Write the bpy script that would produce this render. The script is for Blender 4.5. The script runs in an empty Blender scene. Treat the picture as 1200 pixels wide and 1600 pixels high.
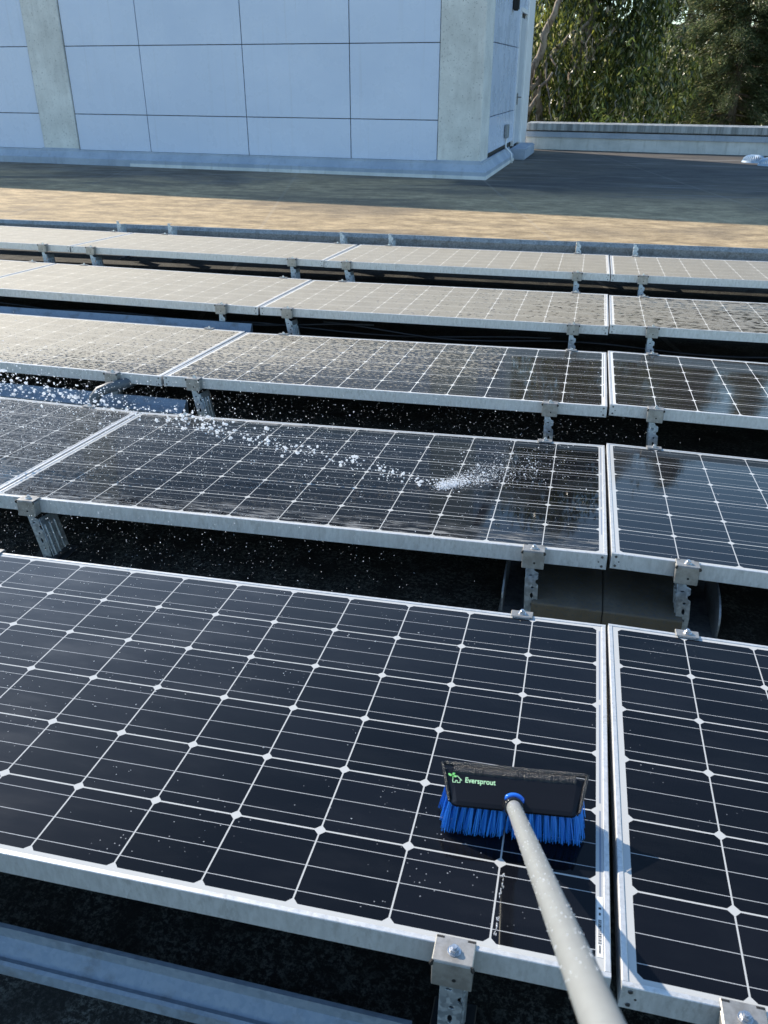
import bpy, bmesh, math, random
import numpy as np
from mathutils import Vector, Matrix

random.seed(7)
rng = np.random.default_rng(11)
scene = bpy.context.scene
COL = scene.collection
R = math.radians

# ------------------------------------------------------------------ camera
cam_d = bpy.data.cameras.new('camera')
cam = bpy.data.objects.new('camera', cam_d)
COL.objects.link(cam)
right = Vector((0.972978, 0.230896, 0.001188))
upv = Vector((-0.108403, 0.452247, 0.88528))
fwd = Vector((-0.20387, 0.861487, -0.465056))
CAM = Vector((-0.1569, -0.8404, 1.1806))
m = Matrix((right, upv, -fwd)).transposed().to_4x4()
m.translation = CAM
cam.matrix_world = m
cam_d.sensor_fit = 'VERTICAL'
cam_d.sensor_height = 36.0
cam_d.lens = 1300.87 / 1600 * 36.0
cam_d.clip_start = 0.02
cam_d.clip_end = 3000
cam_d.dof.use_dof = True
cam_d.dof.focus_distance = 2.8
cam_d.dof.aperture_fstop = 13.0
scene.camera = cam
scene.render.resolution_x = 768
scene.render.resolution_y = 1024

# ------------------------------------------------------------------ sky, sun, exposure
SUN_AZ, SUN_EL = R(-60), R(31)          # azimuth from +Y towards +X
world = bpy.data.worlds.new("World")
scene.world = world
world.use_nodes = True
wn = world.node_tree.nodes
bg = wn['Background']
sky = wn.new('ShaderNodeTexSky')
sky.sky_type = 'NISHITA'
sky.sun_disc = False
sky.sun_elevation = SUN_EL
sky.sun_rotation = SUN_AZ
sky.altitude = 50
sky.air_density = 1.0
sky.dust_density = 0.15
sky.ozone_density = 1.6
tint = wn.new('ShaderNodeMix'); tint.data_type = 'RGBA'; tint.blend_type = 'MULTIPLY'
tint.inputs['Factor'].default_value = 1.0
tint.inputs['B'].default_value = (0.93, 1.03, 1.05, 1)      # camera white balance set for the sun
world.node_tree.links.new(sky.outputs['Color'], tint.inputs['A'])
world.node_tree.links.new(tint.outputs['Result'], bg.inputs['Color'])
bg.inputs['Strength'].default_value = 0.15
sun_d = bpy.data.lights.new('sun', 'SUN')
sun_d.energy = 4.4
sun_d.angle = R(0.53)
sun_d.color = (1.0, 0.90, 0.76)
sun = bpy.data.objects.new('sun', sun_d)
COL.objects.link(sun)
S = Vector((math.sin(SUN_AZ) * math.cos(SUN_EL), math.cos(SUN_AZ) * math.cos(SUN_EL), math.sin(SUN_EL)))
sun.rotation_euler = S.to_track_quat('Z', 'Y').to_euler()
sun.location = S * 30
scene.view_settings.view_transform = 'Standard'
scene.view_settings.look = 'None'
scene.view_settings.exposure = 0.75
scene.view_settings.gamma = 1
scene.cycles.max_bounces = 8
scene.cycles.transparent_max_bounces = 8
scene.cycles.caustics_reflective = False
scene.cycles.caustics_refractive = False

ZR = -0.25                                # roof level; z = 0 is the near edge of the front row

# ------------------------------------------------------------------ node helpers
class X:
    """a socket (or number) with arithmetic that adds Math nodes"""
    nt = None
    def __init__(s, k): s.k = k
    @staticmethod
    def op(o, *a, clamp=False):
        n = X.nt.nodes.new('ShaderNodeMath'); n.operation = o; n.use_clamp = clamp
        for i, v in enumerate(a):
            if isinstance(v, X): v = v.k
            if isinstance(v, (int, float)): n.inputs[i].default_value = v
            else: X.nt.links.new(v, n.inputs[i])
        return X(n.outputs[0])
    def __add__(s, o): return X.op('ADD', s, o)
    __radd__ = __add__
    def __sub__(s, o): return X.op('SUBTRACT', s, o)
    def __rsub__(s, o): return X.op('SUBTRACT', o, s)
    def __mul__(s, o): return X.op('MULTIPLY', s, o)
    __rmul__ = __mul__
    def __truediv__(s, o): return X.op('DIVIDE', s, o)
    def __lt__(s, o): return X.op('LESS_THAN', s, o)
    def __gt__(s, o): return X.op('GREATER_THAN', s, o)
    def abs(s): return X.op('ABSOLUTE', s)
    def fract(s): return X.op('FRACT', s)
    def floor(s): return X.op('FLOOR', s)
    def max(s, o): return X.op('MAXIMUM', s, o)
    def min(s, o): return X.op('MINIMUM', s, o)
    def clamp(s): return X.op('ADD', s, 0.0, clamp=True)

def smooth(v, a, b):
    if isinstance(a, (int, float)) and isinstance(b, (int, float)) and a > b:
        return 1.0 - smooth(v, b, a)
    n = X.nt.nodes.new('ShaderNodeMapRange'); n.interpolation_type = 'SMOOTHSTEP'
    for i, q in enumerate((v, a, b)):
        if isinstance(q, X): X.nt.links.new(q.k, n.inputs[i])
        else: n.inputs[i].default_value = q
    return X(n.outputs[0])

def mapr(v, a, b, c, d):
    n = X.nt.nodes.new('ShaderNodeMapRange')
    X.nt.links.new(v.k, n.inputs[0])
    for i, q in enumerate((a, b, c, d)): n.inputs[i + 1].default_value = q
    return X(n.outputs[0])

def mixc(f, a, b):
    n = X.nt.nodes.new('ShaderNodeMix'); n.data_type = 'RGBA'
    def put(sock, v):
        if isinstance(v, X): v = v.k
        if isinstance(v, (int, float)): sock.default_value = v
        elif isinstance(v, tuple): sock.default_value = (v + (1,))[:4]
        else: X.nt.links.new(v, sock)
    put(n.inputs['Factor'], f); put(n.inputs['A'], a); put(n.inputs['B'], b)
    return n.outputs['Result']

def coords(kind='Object', scale=(1, 1, 1), rot=(0, 0, 0)):
    if kind == 'World':
        s = X.nt.nodes.new('ShaderNodeNewGeometry').outputs['Position']
    else:
        s = X.nt.nodes.new('ShaderNodeTexCoord').outputs[kind]
    mp = X.nt.nodes.new('ShaderNodeMapping')
    mp.inputs['Scale'].default_value = scale; mp.inputs['Rotation'].default_value = rot
    X.nt.links.new(s, mp.inputs['Vector'])
    return mp.outputs[0]

def noise(vec, scale, detail=4, rough=0.55, dist=0.0):
    n = X.nt.nodes.new('ShaderNodeTexNoise')
    n.inputs['Scale'].default_value = scale; n.inputs['Detail'].default_value = detail
    n.inputs['Roughness'].default_value = rough; n.inputs['Distortion'].default_value = dist
    X.nt.links.new(vec, n.inputs['Vector'])
    return X(n.outputs[0])

def voro(vec, scale, feature='F1', out='Distance'):
    n = X.nt.nodes.new('ShaderNodeTexVoronoi'); n.feature = feature
    n.inputs['Scale'].default_value = scale
    X.nt.links.new(vec, n.inputs['Vector'])
    return n.outputs[out]

def sepxyz(v):
    n = X.nt.nodes.new('ShaderNodeSeparateXYZ'); X.nt.links.new(v, n.inputs[0])
    return X(n.outputs[0]), X(n.outputs[1]), X(n.outputs[2])

def bump(h, strength=0.3, dist=0.002):
    n = X.nt.nodes.new('ShaderNodeBump')
    n.inputs['Strength'].default_value = strength; n.inputs['Distance'].default_value = dist
    X.nt.links.new(h.k, n.inputs['Height'])
    return n.outputs[0]

def mat(name, color=None, rough=0.5, metal=0.0, spec=0.5, normal=None, trans=0.0, ior=1.5):
    """new material; call with plain values, then refine via set_in"""
    mt = bpy.data.materials.new(name); mt.use_nodes = True
    X.nt = mt.node_tree
    p = mt.node_tree.nodes['Principled BSDF']
    mt_in(p, 'Base Color', color); mt_in(p, 'Roughness', rough); mt_in(p, 'Metallic', metal)
    mt_in(p, 'Specular IOR Level', spec); mt_in(p, 'Transmission Weight', trans); mt_in(p, 'IOR', ior)
    return mt, p

def mt_in(p, sock, v):
    if v is None: return
    if isinstance(v, X): v = v.k
    if isinstance(v, tuple): p.inputs[sock].default_value = (v + (1,))[:4]
    elif isinstance(v, (int, float)): p.inputs[sock].default_value = v
    else: X.nt.links.new(v, p.inputs[sock])

# ------------------------------------------------------------------ materials
L, D, H, GAP, CP = 1.956, 0.992, 0.046, 0.012, 0.1595
MX, MY = (L - 12 * CP) / 2, (D - 6 * CP) / 2

def solar_mat(name, dust='clean'):
    mt, p = mat(name)
    uv = X.nt.nodes.new('ShaderNodeUVMap'); uv.uv_map = 'st'
    s, t, _ = sepxyz(uv.outputs[0])
    x, y = (s - MX) / CP, (t - MY) / CP
    ax, ay = (x.fract() - 0.5).abs(), (y.fract() - 0.5).abs()
    ins = (x > 0) * (x < 12) * (y > 0) * (y < 6)
    cell = ins * (ax < 0.4912) * (ay < 0.4900) * ((ax + ay) < 0.926)
    bus = (((y * 3).fract() - 0.5).abs() < 0.0115) * ins
    ribbon = ((s - (L - 0.0150)).abs() < 0.0017) * (((t / CP - 0.12) * 0.5).fract() > 0.06) * (t > 0.14) * (t < 0.96)
    wv = X.nt.nodes.new('ShaderNodeTexWhiteNoise'); wv.noise_dimensions = '2D'
    cb = X.nt.nodes.new('ShaderNodeCombineXYZ')
    X.nt.links.new(x.floor().k, cb.inputs[0]); X.nt.links.new(y.floor().k, cb.inputs[1])
    X.nt.links.new(cb.outputs[0], wv.inputs['Vector'])
    tone = X(wv.outputs['Value'])
    finger = ((s / 0.0026).fract() < 0.11) * 0.022
    navy = mixc(tone, (0.0022, 0.0029, 0.0046), (0.0052, 0.0062, 0.0095))
    navy = mixc(finger, navy, (0.3, 0.3, 0.32))
    base = mixc(cell, (0.47, 0.475, 0.465) if dust in ('clean', 'wet') else (0.78, 0.78, 0.75), navy)
    base = mixc(bus, base, (0.42, 0.43, 0.44))
    base = mixc(ribbon, base, (0.22, 0.25, 0.31))
    W = coords('World')
    wx, wy, wz = sepxyz(W)
    # film of smears on the glass
    smear = noise(coords('World', (2.2, 7.0, 1), (0, 0, 0.5)), 2.0, 6, 0.6)
    fine = noise(W, 140, 3)
    film = smooth(smear, 0.42, 0.75)
    rough = mapr(film, 0, 1, 0.018, 0.10) + (fine - 0.5) * 0.015
    if dust == 'clean':
        # sparse specks and light film of dried dirt; sky glow painted in at left
        sp = X(voro(W, 70)) < 0.085
        keep = smooth(noise(W, 3.0, 3), 0.52, 0.62)
        d = (sp * keep * 0.45).max(film * 0.006)
        left = smooth(wx - wy * 0.7, -0.6, -2.7)
        d = d.max(left * (0.09 + film * 0.06))
        dc = mixc(noise(W, 30, 3), (0.46, 0.48, 0.51), (0.60, 0.62, 0.65))
    elif dust == 'wet':
        n1 = noise(coords('World', (1.3, 1, 1)), 55, 5, 0.65)
        n2 = noise(W, 5, 5, 0.6)
        edge = smooth(t, 0.93, 0.985) * smooth(noise(W, 24, 4), 0.35, 0.6) * smooth(wx, -0.5, -1.2)
        run = smooth(t, 0.16, 0.03) * smooth(noise(coords('World', (9, 60, 1)), 1.0, 5, 0.7), 0.46, 0.66) * 0.42
        left = smooth(wx, -1.3, -2.8) * (smooth(n1, 0.40, 0.62) * 0.30 + 0.07)
        sp = (X(voro(W, 95)) < 0.12) * smooth(noise(W, 4.0, 3), 0.50, 0.60) * smooth(wx, -0.25, -0.6) * 0.6
        d = (edge * 0.55).max(run).max(left).max(sp).max(film * 0.012) + n2 * 0.004
        dc = mixc(noise(W, 30, 3), (0.40, 0.38, 0.34), (0.62, 0.62, 0.60))
        rough = rough + smooth(n1, 0.45, 0.65) * 0.10 * smooth(wx, -0.1, -0.7)
    else:
        # dry dust, rinsed away where the water has reached: wetness rises to the right and towards the hosed row
        streak = noise(coords('World', (44, 74, 1), (0, 0, -0.45)), 1.0, 5, 0.66, 0.4)
        speck = mapr(noise(coords('World', (1, 1.5, 1)), 120, 4, 0.8), 0.30, 0.70, 0.52, 1.16)
        drops = noise(coords('World', (1.0, 1.6, 1)), 52, 4, 0.65)
        big = noise(W, 2.2, 3)
        if dust == 'rinsed':
            w = mapr(wx + (big - 0.5) * 0.7, -4.6, -0.30, 0.30, 0.545) + smooth(t, 0.55, 0.0) * 0.07
            w = w + smooth(wx, -0.55, -0.22) * 0.5
            n1 = streak * 0.55 + drops * 0.45
            keep = smooth(n1, w - 0.025, w + 0.04)
            d = (keep * mapr(wx, -3.4, -0.4, 0.78, 0.48) + (1.0 - keep) * mapr(wx, -3.4, -0.6, 0.16, 0.03)) * speck
            d = d.max(film * 0.012)
        elif dust == 'spotted':
            w = mapr(wx + (big - 0.5) * 0.5, -2.4, 0.6, 0.20, 0.40)
            blob = X(voro(coords('World', (1.0, 1.7, 1)), 20)) * 0.42 + drops * 0.5
            keep = smooth(blob, w - 0.03, w + 0.035)
            d = keep * mapr(streak, 0.3, 0.7, 0.66, 0.84) * speck + (1.0 - keep) * 0.06
            d = d * mapr(wx, -3.6, 1.4, 1.05, 0.44)
        else:
            d = (mapr(streak, 0.3, 0.7, 0.66, 0.82) - smooth(drops, 0.58, 0.68) * 0.12) * mapr(wx, -4.2, 1.2, 1.06, 0.68) * speck
        dc = mixc(noise(W, 9, 5, 0.65), (0.56, 0.49, 0.375), (0.84, 0.755, 0.595))
    base2 = mixc(d, base, dc)
    d = d.clamp()
    mt_in(p, 'Base Color', base2)
    mt_in(p, 'Roughness', (rough + d * 0.75).clamp())
    mt_in(p, 'Specular IOR Level', 0.14 - d * 0.06)
    mt_in(p, 'Coat Weight', 0.015 + film * 0.03 + d * 0.10)
    mt_in(p, 'Coat Roughness', 0.42)
    return mt

M = {}
for k in ('clean', 'wet', 'rinsed', 'spotted', 'dusty'):
    M[k] = solar_mat('panel_glass_' + k, k)

def metal_mat(name, c1, c2, rough, metal, scale=60, stretch=(1, 1, 1), spec=0.5, bumpy=0.0):
    mt, p = mat(name, rough=rough, metal=metal, spec=spec)
    v = coords('World', stretch)
    n = noise(v, scale, 5, 0.65)
    f = smooth(n, 0.35, 0.68)
    mt_in(p, 'Base Color', mixc(f, c1, c2))
    mt_in(p, 'Roughness', (mapr(noise(v, scale * 0.4, 4), 0.3, 0.7, rough - 0.07, rough + 0.10)).clamp())
    if bumpy: mt_in(p, 'Normal', bump(n, bumpy, 0.002))
    return mt

def galv_mat(name, c1, c2, rough=0.42, metal=0.75):
    mt, p = mat(name, rough=rough, metal=metal)
    v = coords('World')
    cell = X.nt.nodes.new('ShaderNodeSeparateColor')
    X.nt.links.new(voro(v, 130, 'F1', 'Color'), cell.inputs[0])
    sp = X(cell.outputs[0])
    dirt = smooth(noise(v, 14, 5, 0.65), 0.48, 0.72)
    c = mixc(sp, c1, c2)
    c = mixc(dirt * 0.55, c, (0.10, 0.095, 0.085))
    mt_in(p, 'Base Color', c)
    mt_in(p, 'Roughness', mapr(sp, 0, 1, rough - 0.08, rough + 0.12))
    return mt

M['alu'] = metal_mat('anodised_aluminium', (0.57, 0.57, 0.56), (0.66, 0.66, 0.655), 0.40, 0.40, 110, (1, 1, 0.30))
X.nt = M['alu'].node_tree
_p = M['alu'].node_tree.nodes['Principled BSDF']
_old = _p.inputs['Base Color'].links[0].from_socket
_d = smooth(noise(coords('World', (1, 1, 0.45)), 95, 5, 0.7), 0.50, 0.62)
_d2 = smooth(noise(coords('World'), 6, 4, 0.6), 0.40, 0.62)
mt_in(_p, 'Base Color', mixc(_d * 0.14 + _d * _d2 * 0.26, _old, (0.33, 0.32, 0.29)))
M['clamp'] = metal_mat('stainless_clamp', (0.30, 0.285, 0.26), (0.42, 0.40, 0.37), 0.42, 0.6, 45)
M['bolt'] = metal_mat('bolt_steel', (0.5, 0.5, 0.5), (0.7, 0.7, 0.7), 0.28, 0.9, 200)
M['galv'] = galv_mat('galvanised_steel', (0.36, 0.41, 0.45), (0.54, 0.59, 0.63))
M['galv_dark'] = galv_mat('weathered_galvanised_steel', (0.20, 0.22, 0.235), (0.36, 0.38, 0.395), 0.5, 0.6)
M['tray'] = galv_mat('cable_tray_steel', (0.195, 0.24, 0.29), (0.245, 0.29, 0.34), 0.5, 0.30)
M['black'] = mat('black_hole', (0.01, 0.01, 0.01), 0.7)[0]
M['rivet'] = metal_mat('rivet_steel', (0.10, 0.10, 0.10), (0.2, 0.2, 0.2), 0.4, 0.8, 100)

mt, p = mat('dark_zinc', (0.05, 0.052, 0.055), 0.55, 0.4); M['foot'] = mt
mt, p = mat('rubber_cable', (0.012, 0.012, 0.014), 0.5)
M['cable'] = mt
mt, p = mat('grey_conduit', (0.10, 0.11, 0.12), 0.5); M['conduit'] = mt

# concrete (pillars, pavers)
def concrete_mat(name, c1, c2, pit=True):
    mt, p = mat(name, rough=0.85, spec=0.3)
    v = coords('World')
    n = noise(v, 1.6, 8, 0.7)
    c = mixc(smooth(n, 0.3, 0.7), c1, c2)
    st = noise(coords('World', (5, 5, 0.5)), 1.5, 6, 0.65)
    c = mixc(smooth(st, 0.50, 0.72) * 0.22, c, (0.30, 0.29, 0.27))
    holes = smooth(noise(v, 34 if pit else 120, 4, 0.75), 0.60 if pit else 0.52, 0.66 if pit else 0.60)
    c = mixc(holes * 0.75, c, (0.10, 0.10, 0.10))
    mt_in(p, 'Base Color', c)
    mt_in(p, 'Normal', bump(noise(v, 60, 6, 0.7), 0.35, 0.006))
    return mt
M['concrete'] = concrete_mat('weathered_concrete', (0.57, 0.57, 0.54), (0.78, 0.78, 0.745))
M['paver'] = concrete_mat('paver_concrete', (0.090, 0.072, 0.048), (0.175, 0.142, 0.100), False)

# facade
mt, p = mat('facade_panel_coating', rough=0.38, spec=0.5)
v = coords('World')
n = noise(coords('World', (0.5, 0.5, 0.8)), 1.1, 5, 0.6)
ri = X(X.nt.nodes.new('ShaderNodeObjectInfo').outputs['Random'])
c = mixc(smooth(n, 0.3, 0.7), (0.575, 0.655, 0.805), (0.645, 0.72, 0.865))
c = mixc(ri * 0.5, c, (0.62, 0.695, 0.835))
dr = smooth(noise(coords('World', (14, 14, 0.35)), 1.0, 5, 0.6), 0.55, 0.75)
c = mixc(dr * 0.16, c, (0.36, 0.36, 0.35))
mt_in(p, 'Base Color', c)
mt_in(p, 'Roughness', mapr(noise(v, 3, 5), 0.3, 0.7, 0.22, 0.36))
mt_in(p, 'Normal', bump(noise(v, 0.8, 2), 0.05, 0.05))
M['facade'] = mt
M['joint'] = mat('dark_joint_sealant', (0.05, 0.05, 0.048), 0.8)[0]
def paint_mat(name, c1, c2, rough=0.6, dirt=0.3, dcol=(0.16, 0.15, 0.13)):
    mt, p = mat(name, rough=rough)
    v = coords('World')
    c = mixc(smooth(noise(v, 2.2, 6, 0.65), 0.35, 0.68), c1, c2)
    c = mixc(smooth(noise(coords('World', (9, 9, 1.2)), 1.2, 6, 0.7), 0.52, 0.74) * dirt, c, dcol)
    mt_in(p, 'Base Color', c)
    mt_in(p, 'Normal', bump(noise(v, 9, 5, 0.6), 0.35, 0.012))
    return mt
M['flashing'] = paint_mat('flashing_membrane', (0.30, 0.355, 0.435), (0.40, 0.455, 0.53))
M['white_base'] = paint_mat('white_coated_base', (0.55, 0.56, 0.54), (0.70, 0.70, 0.68), 0.7, 0.5, (0.30, 0.30, 0.25))
M['white_trim'] = paint_mat('white_painted_trim', (0.74, 0.74, 0.74), (0.82, 0.82, 0.82), 0.45, 0.12)
mt, p = mat('coping_metal', rough=0.5)
c = mixc(smooth(noise(coords('World', (7, 7, 0.35)), 1.3, 6, 0.7), 0.36, 0.64), (0.17, 0.185, 0.19), (0.40, 0.42, 0.43))
mt_in(p, 'Base Color', c)
M['coping'] = mt
M['door'] = paint_mat('door_paint', (0.50, 0.53, 0.57), (0.56, 0.59, 0.63), 0.45, 0.15)
M['drain'] = paint_mat('drain_paint', (0.30, 0.42, 0.55), (0.42, 0.54, 0.66), 0.5, 0.2)

# roof membrane: mottled tan dust over dark cap sheet
mt, p = mat('roof_membrane', rough=0.85, spec=0.25)
v = coords('World')
a = noise(coords('World', (0.55, 1.0, 1)), 0.55, 8, 0.62, 0.5)
b = noise(coords('World', (0.8, 1.5, 1)), 3.4, 9, 0.76)
g = noise(v, 240, 3, 0.7)
c = mixc(smooth(b, 0.32, 0.70), (0.245, 0.178, 0.098), (0.60, 0.45, 0.265))
c = mixc(smooth(a, 0.48, 0.62) * 0.75, c, (0.155, 0.122, 0.085))
c = mixc(smooth(noise(coords('World', (1.1, 2.4, 1)), 7.0, 6, 0.72), 0.50, 0.66) * 0.45, c, (0.12, 0.095, 0.065))
c = mixc(smooth(b, 0.62, 0.72) * 0.5, c, (0.62, 0.52, 0.37))
c = mixc(smooth(noise(coords('World', (0.6, 2.6, 1), (0, 0, 0.08)), 1.4, 6, 0.7), 0.60, 0.70) * 0.55, c, (0.07, 0.062, 0.05))
grit = noise(v, 55, 5, 0.8)
c = mixc(smooth(grit, 0.52, 0.64) * 0.35, c, (0.075, 0.065, 0.05))
c = mixc(smooth(grit, 0.46, 0.36) * 0.30, c, (0.50, 0.45, 0.36))
wx, wy, wz = sepxyz(v)
# shade under the array painted in as speckled near-black, edge wandering with noise
array_shade = smooth(wy + (b - 0.5) * 0.4, 7.15, 6.85)
c = mixc(array_shade * 0.985, c, mixc(smooth(noise(v, 110, 6, 0.8), 0.46, 0.62) * smooth(noise(v, 9, 4, 0.6), 0.30, 0.62), (0.006, 0.0065, 0.006), (0.11, 0.108, 0.09)))
far_dark = smooth(wy + (a - 0.5) * 6.0 + (b - 0.5) * 1.5, 11.2, 13.0)  # darker, greyer membrane towards the building
c = mixc(far_dark * 0.72, c, mixc(smooth(noise(coords('World', (0.7, 1.6, 1)), 2.4, 7, 0.7), 0.40, 0.60), (0.045, 0.045, 0.046), (0.15, 0.145, 0.135)))
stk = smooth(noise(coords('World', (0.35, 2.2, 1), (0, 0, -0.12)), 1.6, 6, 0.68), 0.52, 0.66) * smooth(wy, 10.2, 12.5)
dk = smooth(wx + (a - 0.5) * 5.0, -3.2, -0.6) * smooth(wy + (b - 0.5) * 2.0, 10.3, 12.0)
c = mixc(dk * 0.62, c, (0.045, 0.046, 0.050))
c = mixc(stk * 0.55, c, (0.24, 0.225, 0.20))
seam = ((((wx * 0.96 + wy * 0.25) / 2.9).fract() - 0.5).abs() < 0.006)
c = mixc(seam * 0.13, c, (0.42, 0.39, 0.34))
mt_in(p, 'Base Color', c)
mt_in(p, 'Roughness', mapr(b, 0.3, 0.7, 0.70, 0.95))
mt_in(p, 'Normal', bump(g * 0.4 + b * 1.0, 0.5, 0.006))
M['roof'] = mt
mt, p = mat('ground_soil', rough=0.9)
mt_in(p, 'Base Color', mixc(noise(coords('World'), 0.3, 6), (0.05, 0.06, 0.03), (0.14, 0.12, 0.08)))
M['ground'] = mt

# foliage
def leaf_mat(name, ca, cb, cc, trans=0.35, rough=0.38):
    mt = bpy.data.materials.new(name); mt.use_nodes = True
    X.nt = mt.node_tree
    p = mt.node_tree.nodes['Principled BSDF']
    r = X(X.nt.nodes.new('ShaderNodeNewGeometry').outputs['Random Per Island'])
    c = mixc(r, ca, cb)
    c = mixc(X.op('POWER', r, 2.2), ca, cb)
    c = mixc(r > 0.93, c, cc)
    big = noise(coords('World'), 0.9, 3)
    c = mixc(smooth(big, 0.45, 0.62) * 0.65, c, ca)
    mt_in(p, 'Base Color', c); mt_in(p, 'Roughness', rough); mt_in(p, 'Specular IOR Level', 0.5)
    tr = X.nt.nodes.new('ShaderNodeBsdfTranslucent')
    X.nt.links.new(c, tr.inputs['Color'])
    mx = X.nt.nodes.new('ShaderNodeMixShader'); mx.inputs[0].default_value = trans
    X.nt.links.new(p.outputs[0], mx.inputs[1]); X.nt.links.new(tr.outputs[0], mx.inputs[2])
    X.nt.links.new(mx.outputs[0], mt.node_tree.nodes['Material Output'].inputs['Surface'])
    return mt
M['euc_leaf'] = leaf_mat('eucalyptus_leaf', (0.034, 0.050, 0.012), (0.38, 0.40, 0.085), (0.66, 0.60, 0.36), 0.55, 0.17)  # last, palest colour paints sun glints onto a few leaves
M['con_leaf'] = leaf_mat('conifer_needles', (0.065, 0.085, 0.034), (0.29, 0.335, 0.16), (0.32, 0.27, 0.14), 0.50, 0.36)
M['far_leaf'] = leaf_mat('distant_leaves', (0.018, 0.028, 0.014), (0.040, 0.052, 0.024), (0.06, 0.06, 0.03), 0.2, 0.55)
mt, p = mat('pale_bark', rough=0.8)
v = coords('World', (6, 6, 1.2))
mt_in(p, 'Base Color', mixc(smooth(noise(v, 1.5, 6, 0.65), 0.35, 0.65), (0.15, 0.10, 0.07), (0.36, 0.29, 0.22)))
M['bark'] = mt
mt, p = mat('dark_bark', rough=0.9)
mt_in(p, 'Base Color', mixc(noise(coords('World', (8, 8, 1)), 1.5, 6), (0.07, 0.05, 0.035), (0.26, 0.20, 0.15)))
M['bark2'] = mt
mt, p = mat('red_brick', rough=0.9)
mt_in(p, 'Base Color', mixc(noise(coords('World'), 4, 5), (0.30, 0.13, 0.08), (0.42, 0.20, 0.13)))
M['brick'] = mt

# broom
mt, p = mat('gloss_black_plastic', (0.010, 0.010, 0.012), 0.12)
v = coords('Object')
mt_in(p, 'Roughness', mapr(noise(v, 40, 5, 0.7), 0.35, 0.7, 0.06, 0.16))
mt_in(p, 'Specular IOR Level', 0.3)
M['plastic'] = mt
mt, p = mat('wet_rubber', (0.014, 0.014, 0.015), 0.22)
v = coords('Object')
mt_in(p, 'Normal', bump(noise(v, 330, 4, 0.7), 1.0, 0.003))
M['rubber'] = mt
mt, p = mat('blue_bristle', rough=0.35)
r = X(X.nt.nodes.new('ShaderNodeNewGeometry').outputs['Random Per Island'])
mt_in(p, 'Base Color', mixc(r, (0.010, 0.14, 0.56), (0.06, 0.34, 0.86)))
M['bristle'] = mt
M['blue'] = mat('blue_plastic', (0.02, 0.14, 0.62), 0.15)[0]
M['logo_green'] = mat('logo_green_print', (0.22, 0.66, 0.18), 0.4)[0]
M['logo_pale'] = mat('logo_pale_print', (0.55, 0.86, 0.50), 0.4)[0]
mt, p = mat('pole_aluminium', rough=0.36, metal=0.55, spec=0.5)
v = coords('World')
c = mixc(smooth(noise(v, 26, 6, 0.65), 0.35, 0.68), (0.49, 0.50, 0.485), (0.53, 0.545, 0.53))
c = mixc(smooth(noise(v, 150, 4, 0.7), 0.64, 0.72) * 0.22, c, (0.27, 0.28, 0.265))
mt_in(p, 'Base Color', c)
mt_in(p, 'Normal', bump(noise(v, 300, 3), 0.05, 0.001))
M['pole'] = mt
mt, p = mat('sticker_paper', (0.72, 0.72, 0.70), 0.45); M['paper'] = mt
M['ink'] = mat('sticker_ink', (0.03, 0.03, 0.03), 0.6)[0]

# water: clear drops, and the aerated jet that scatters the light
mt = bpy.data.materials.new('water_drops'); mt.use_nodes = True
X.nt = mt.node_tree
p = mt.node_tree.nodes['Principled BSDF']
mt_in(p, 'Base Color', (0.90, 0.93, 0.96)); mt_in(p, 'Roughness', 0.08); mt_in(p, 'IOR', 1.33)
mt_in(p, 'Specular IOR Level', 0.6)
tr = X.nt.nodes.new('ShaderNodeBsdfTranslucent'); tr.inputs['Color'].default_value = (0.95, 0.97, 1, 1)
mx = X.nt.nodes.new('ShaderNodeMixShader'); mx.inputs[0].default_value = 0.85
X.nt.links.new(p.outputs[0], mx.inputs[1]); X.nt.links.new(tr.outputs[0], mx.inputs[2])
X.nt.links.new(mx.outputs[0], mt.node_tree.nodes['Material Output'].inputs['Surface'])
M['water'] = mt

# ------------------------------------------------------------------ object helpers
def link(name, me, material=None, parent=None, smooth_f=False):
    o = bpy.data.objects.new(name, me); COL.objects.link(o)
    if material is not None: me.materials.append(M[material] if isinstance(material, str) else material)
    if smooth_f:
        me.polygons.foreach_set('use_smooth', [True] * len(me.polygons))
    if parent is not None: o.parent = parent
    return o

def obj(name, bm, material=None, parent=None, smooth_f=False):
    me = bpy.data.meshes.new(name); bm.normal_update(); bm.to_mesh(me); bm.free()
    return link(name, me, material, parent, smooth_f)

def tag(o, label=None, cat=None, group=None, kind=None):
    if label: o['label'] = label
    if cat: o['category'] = cat
    if group: o['group'] = group
    if kind: o['kind'] = kind
    return o

def empty(name, mw, label, cat, group=None):
    o = bpy.data.objects.new(name, None); COL.objects.link(o)
    o.empty_display_size = 0.1
    o.matrix_world = mw
    return tag(o, label, cat, group)

def dup(o, parent=None):
    c = o.copy(); COL.objects.link(c)
    if parent is not None: c.parent = parent
    for ch in list(o.children): dup(ch, c)
    return c

def BM(): return bmesh.new()

def add_box(bm, c, size, bev=0.0, mw=None, seg=1):
    t = bmesh.new()
    bmesh.ops.create_cube(t, size=1.0)
    for v in t.verts:
        v.co = Vector((v.co.x * size[0], v.co.y * size[1], v.co.z * size[2]))
    if bev > 0:
        bmesh.ops.bevel(t, geom=list(t.edges), offset=bev, segments=seg, profile=0.5, affect='EDGES')
    Mx = Matrix.Translation(Vector(c))
    if mw is not None: Mx = mw @ Mx
    bmesh.ops.transform(t, matrix=Mx, verts=list(t.verts))
    me = bpy.data.meshes.new('tmp'); t.to_mesh(me); t.free()
    bm.from_mesh(me); bpy.data.meshes.remove(me)

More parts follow.
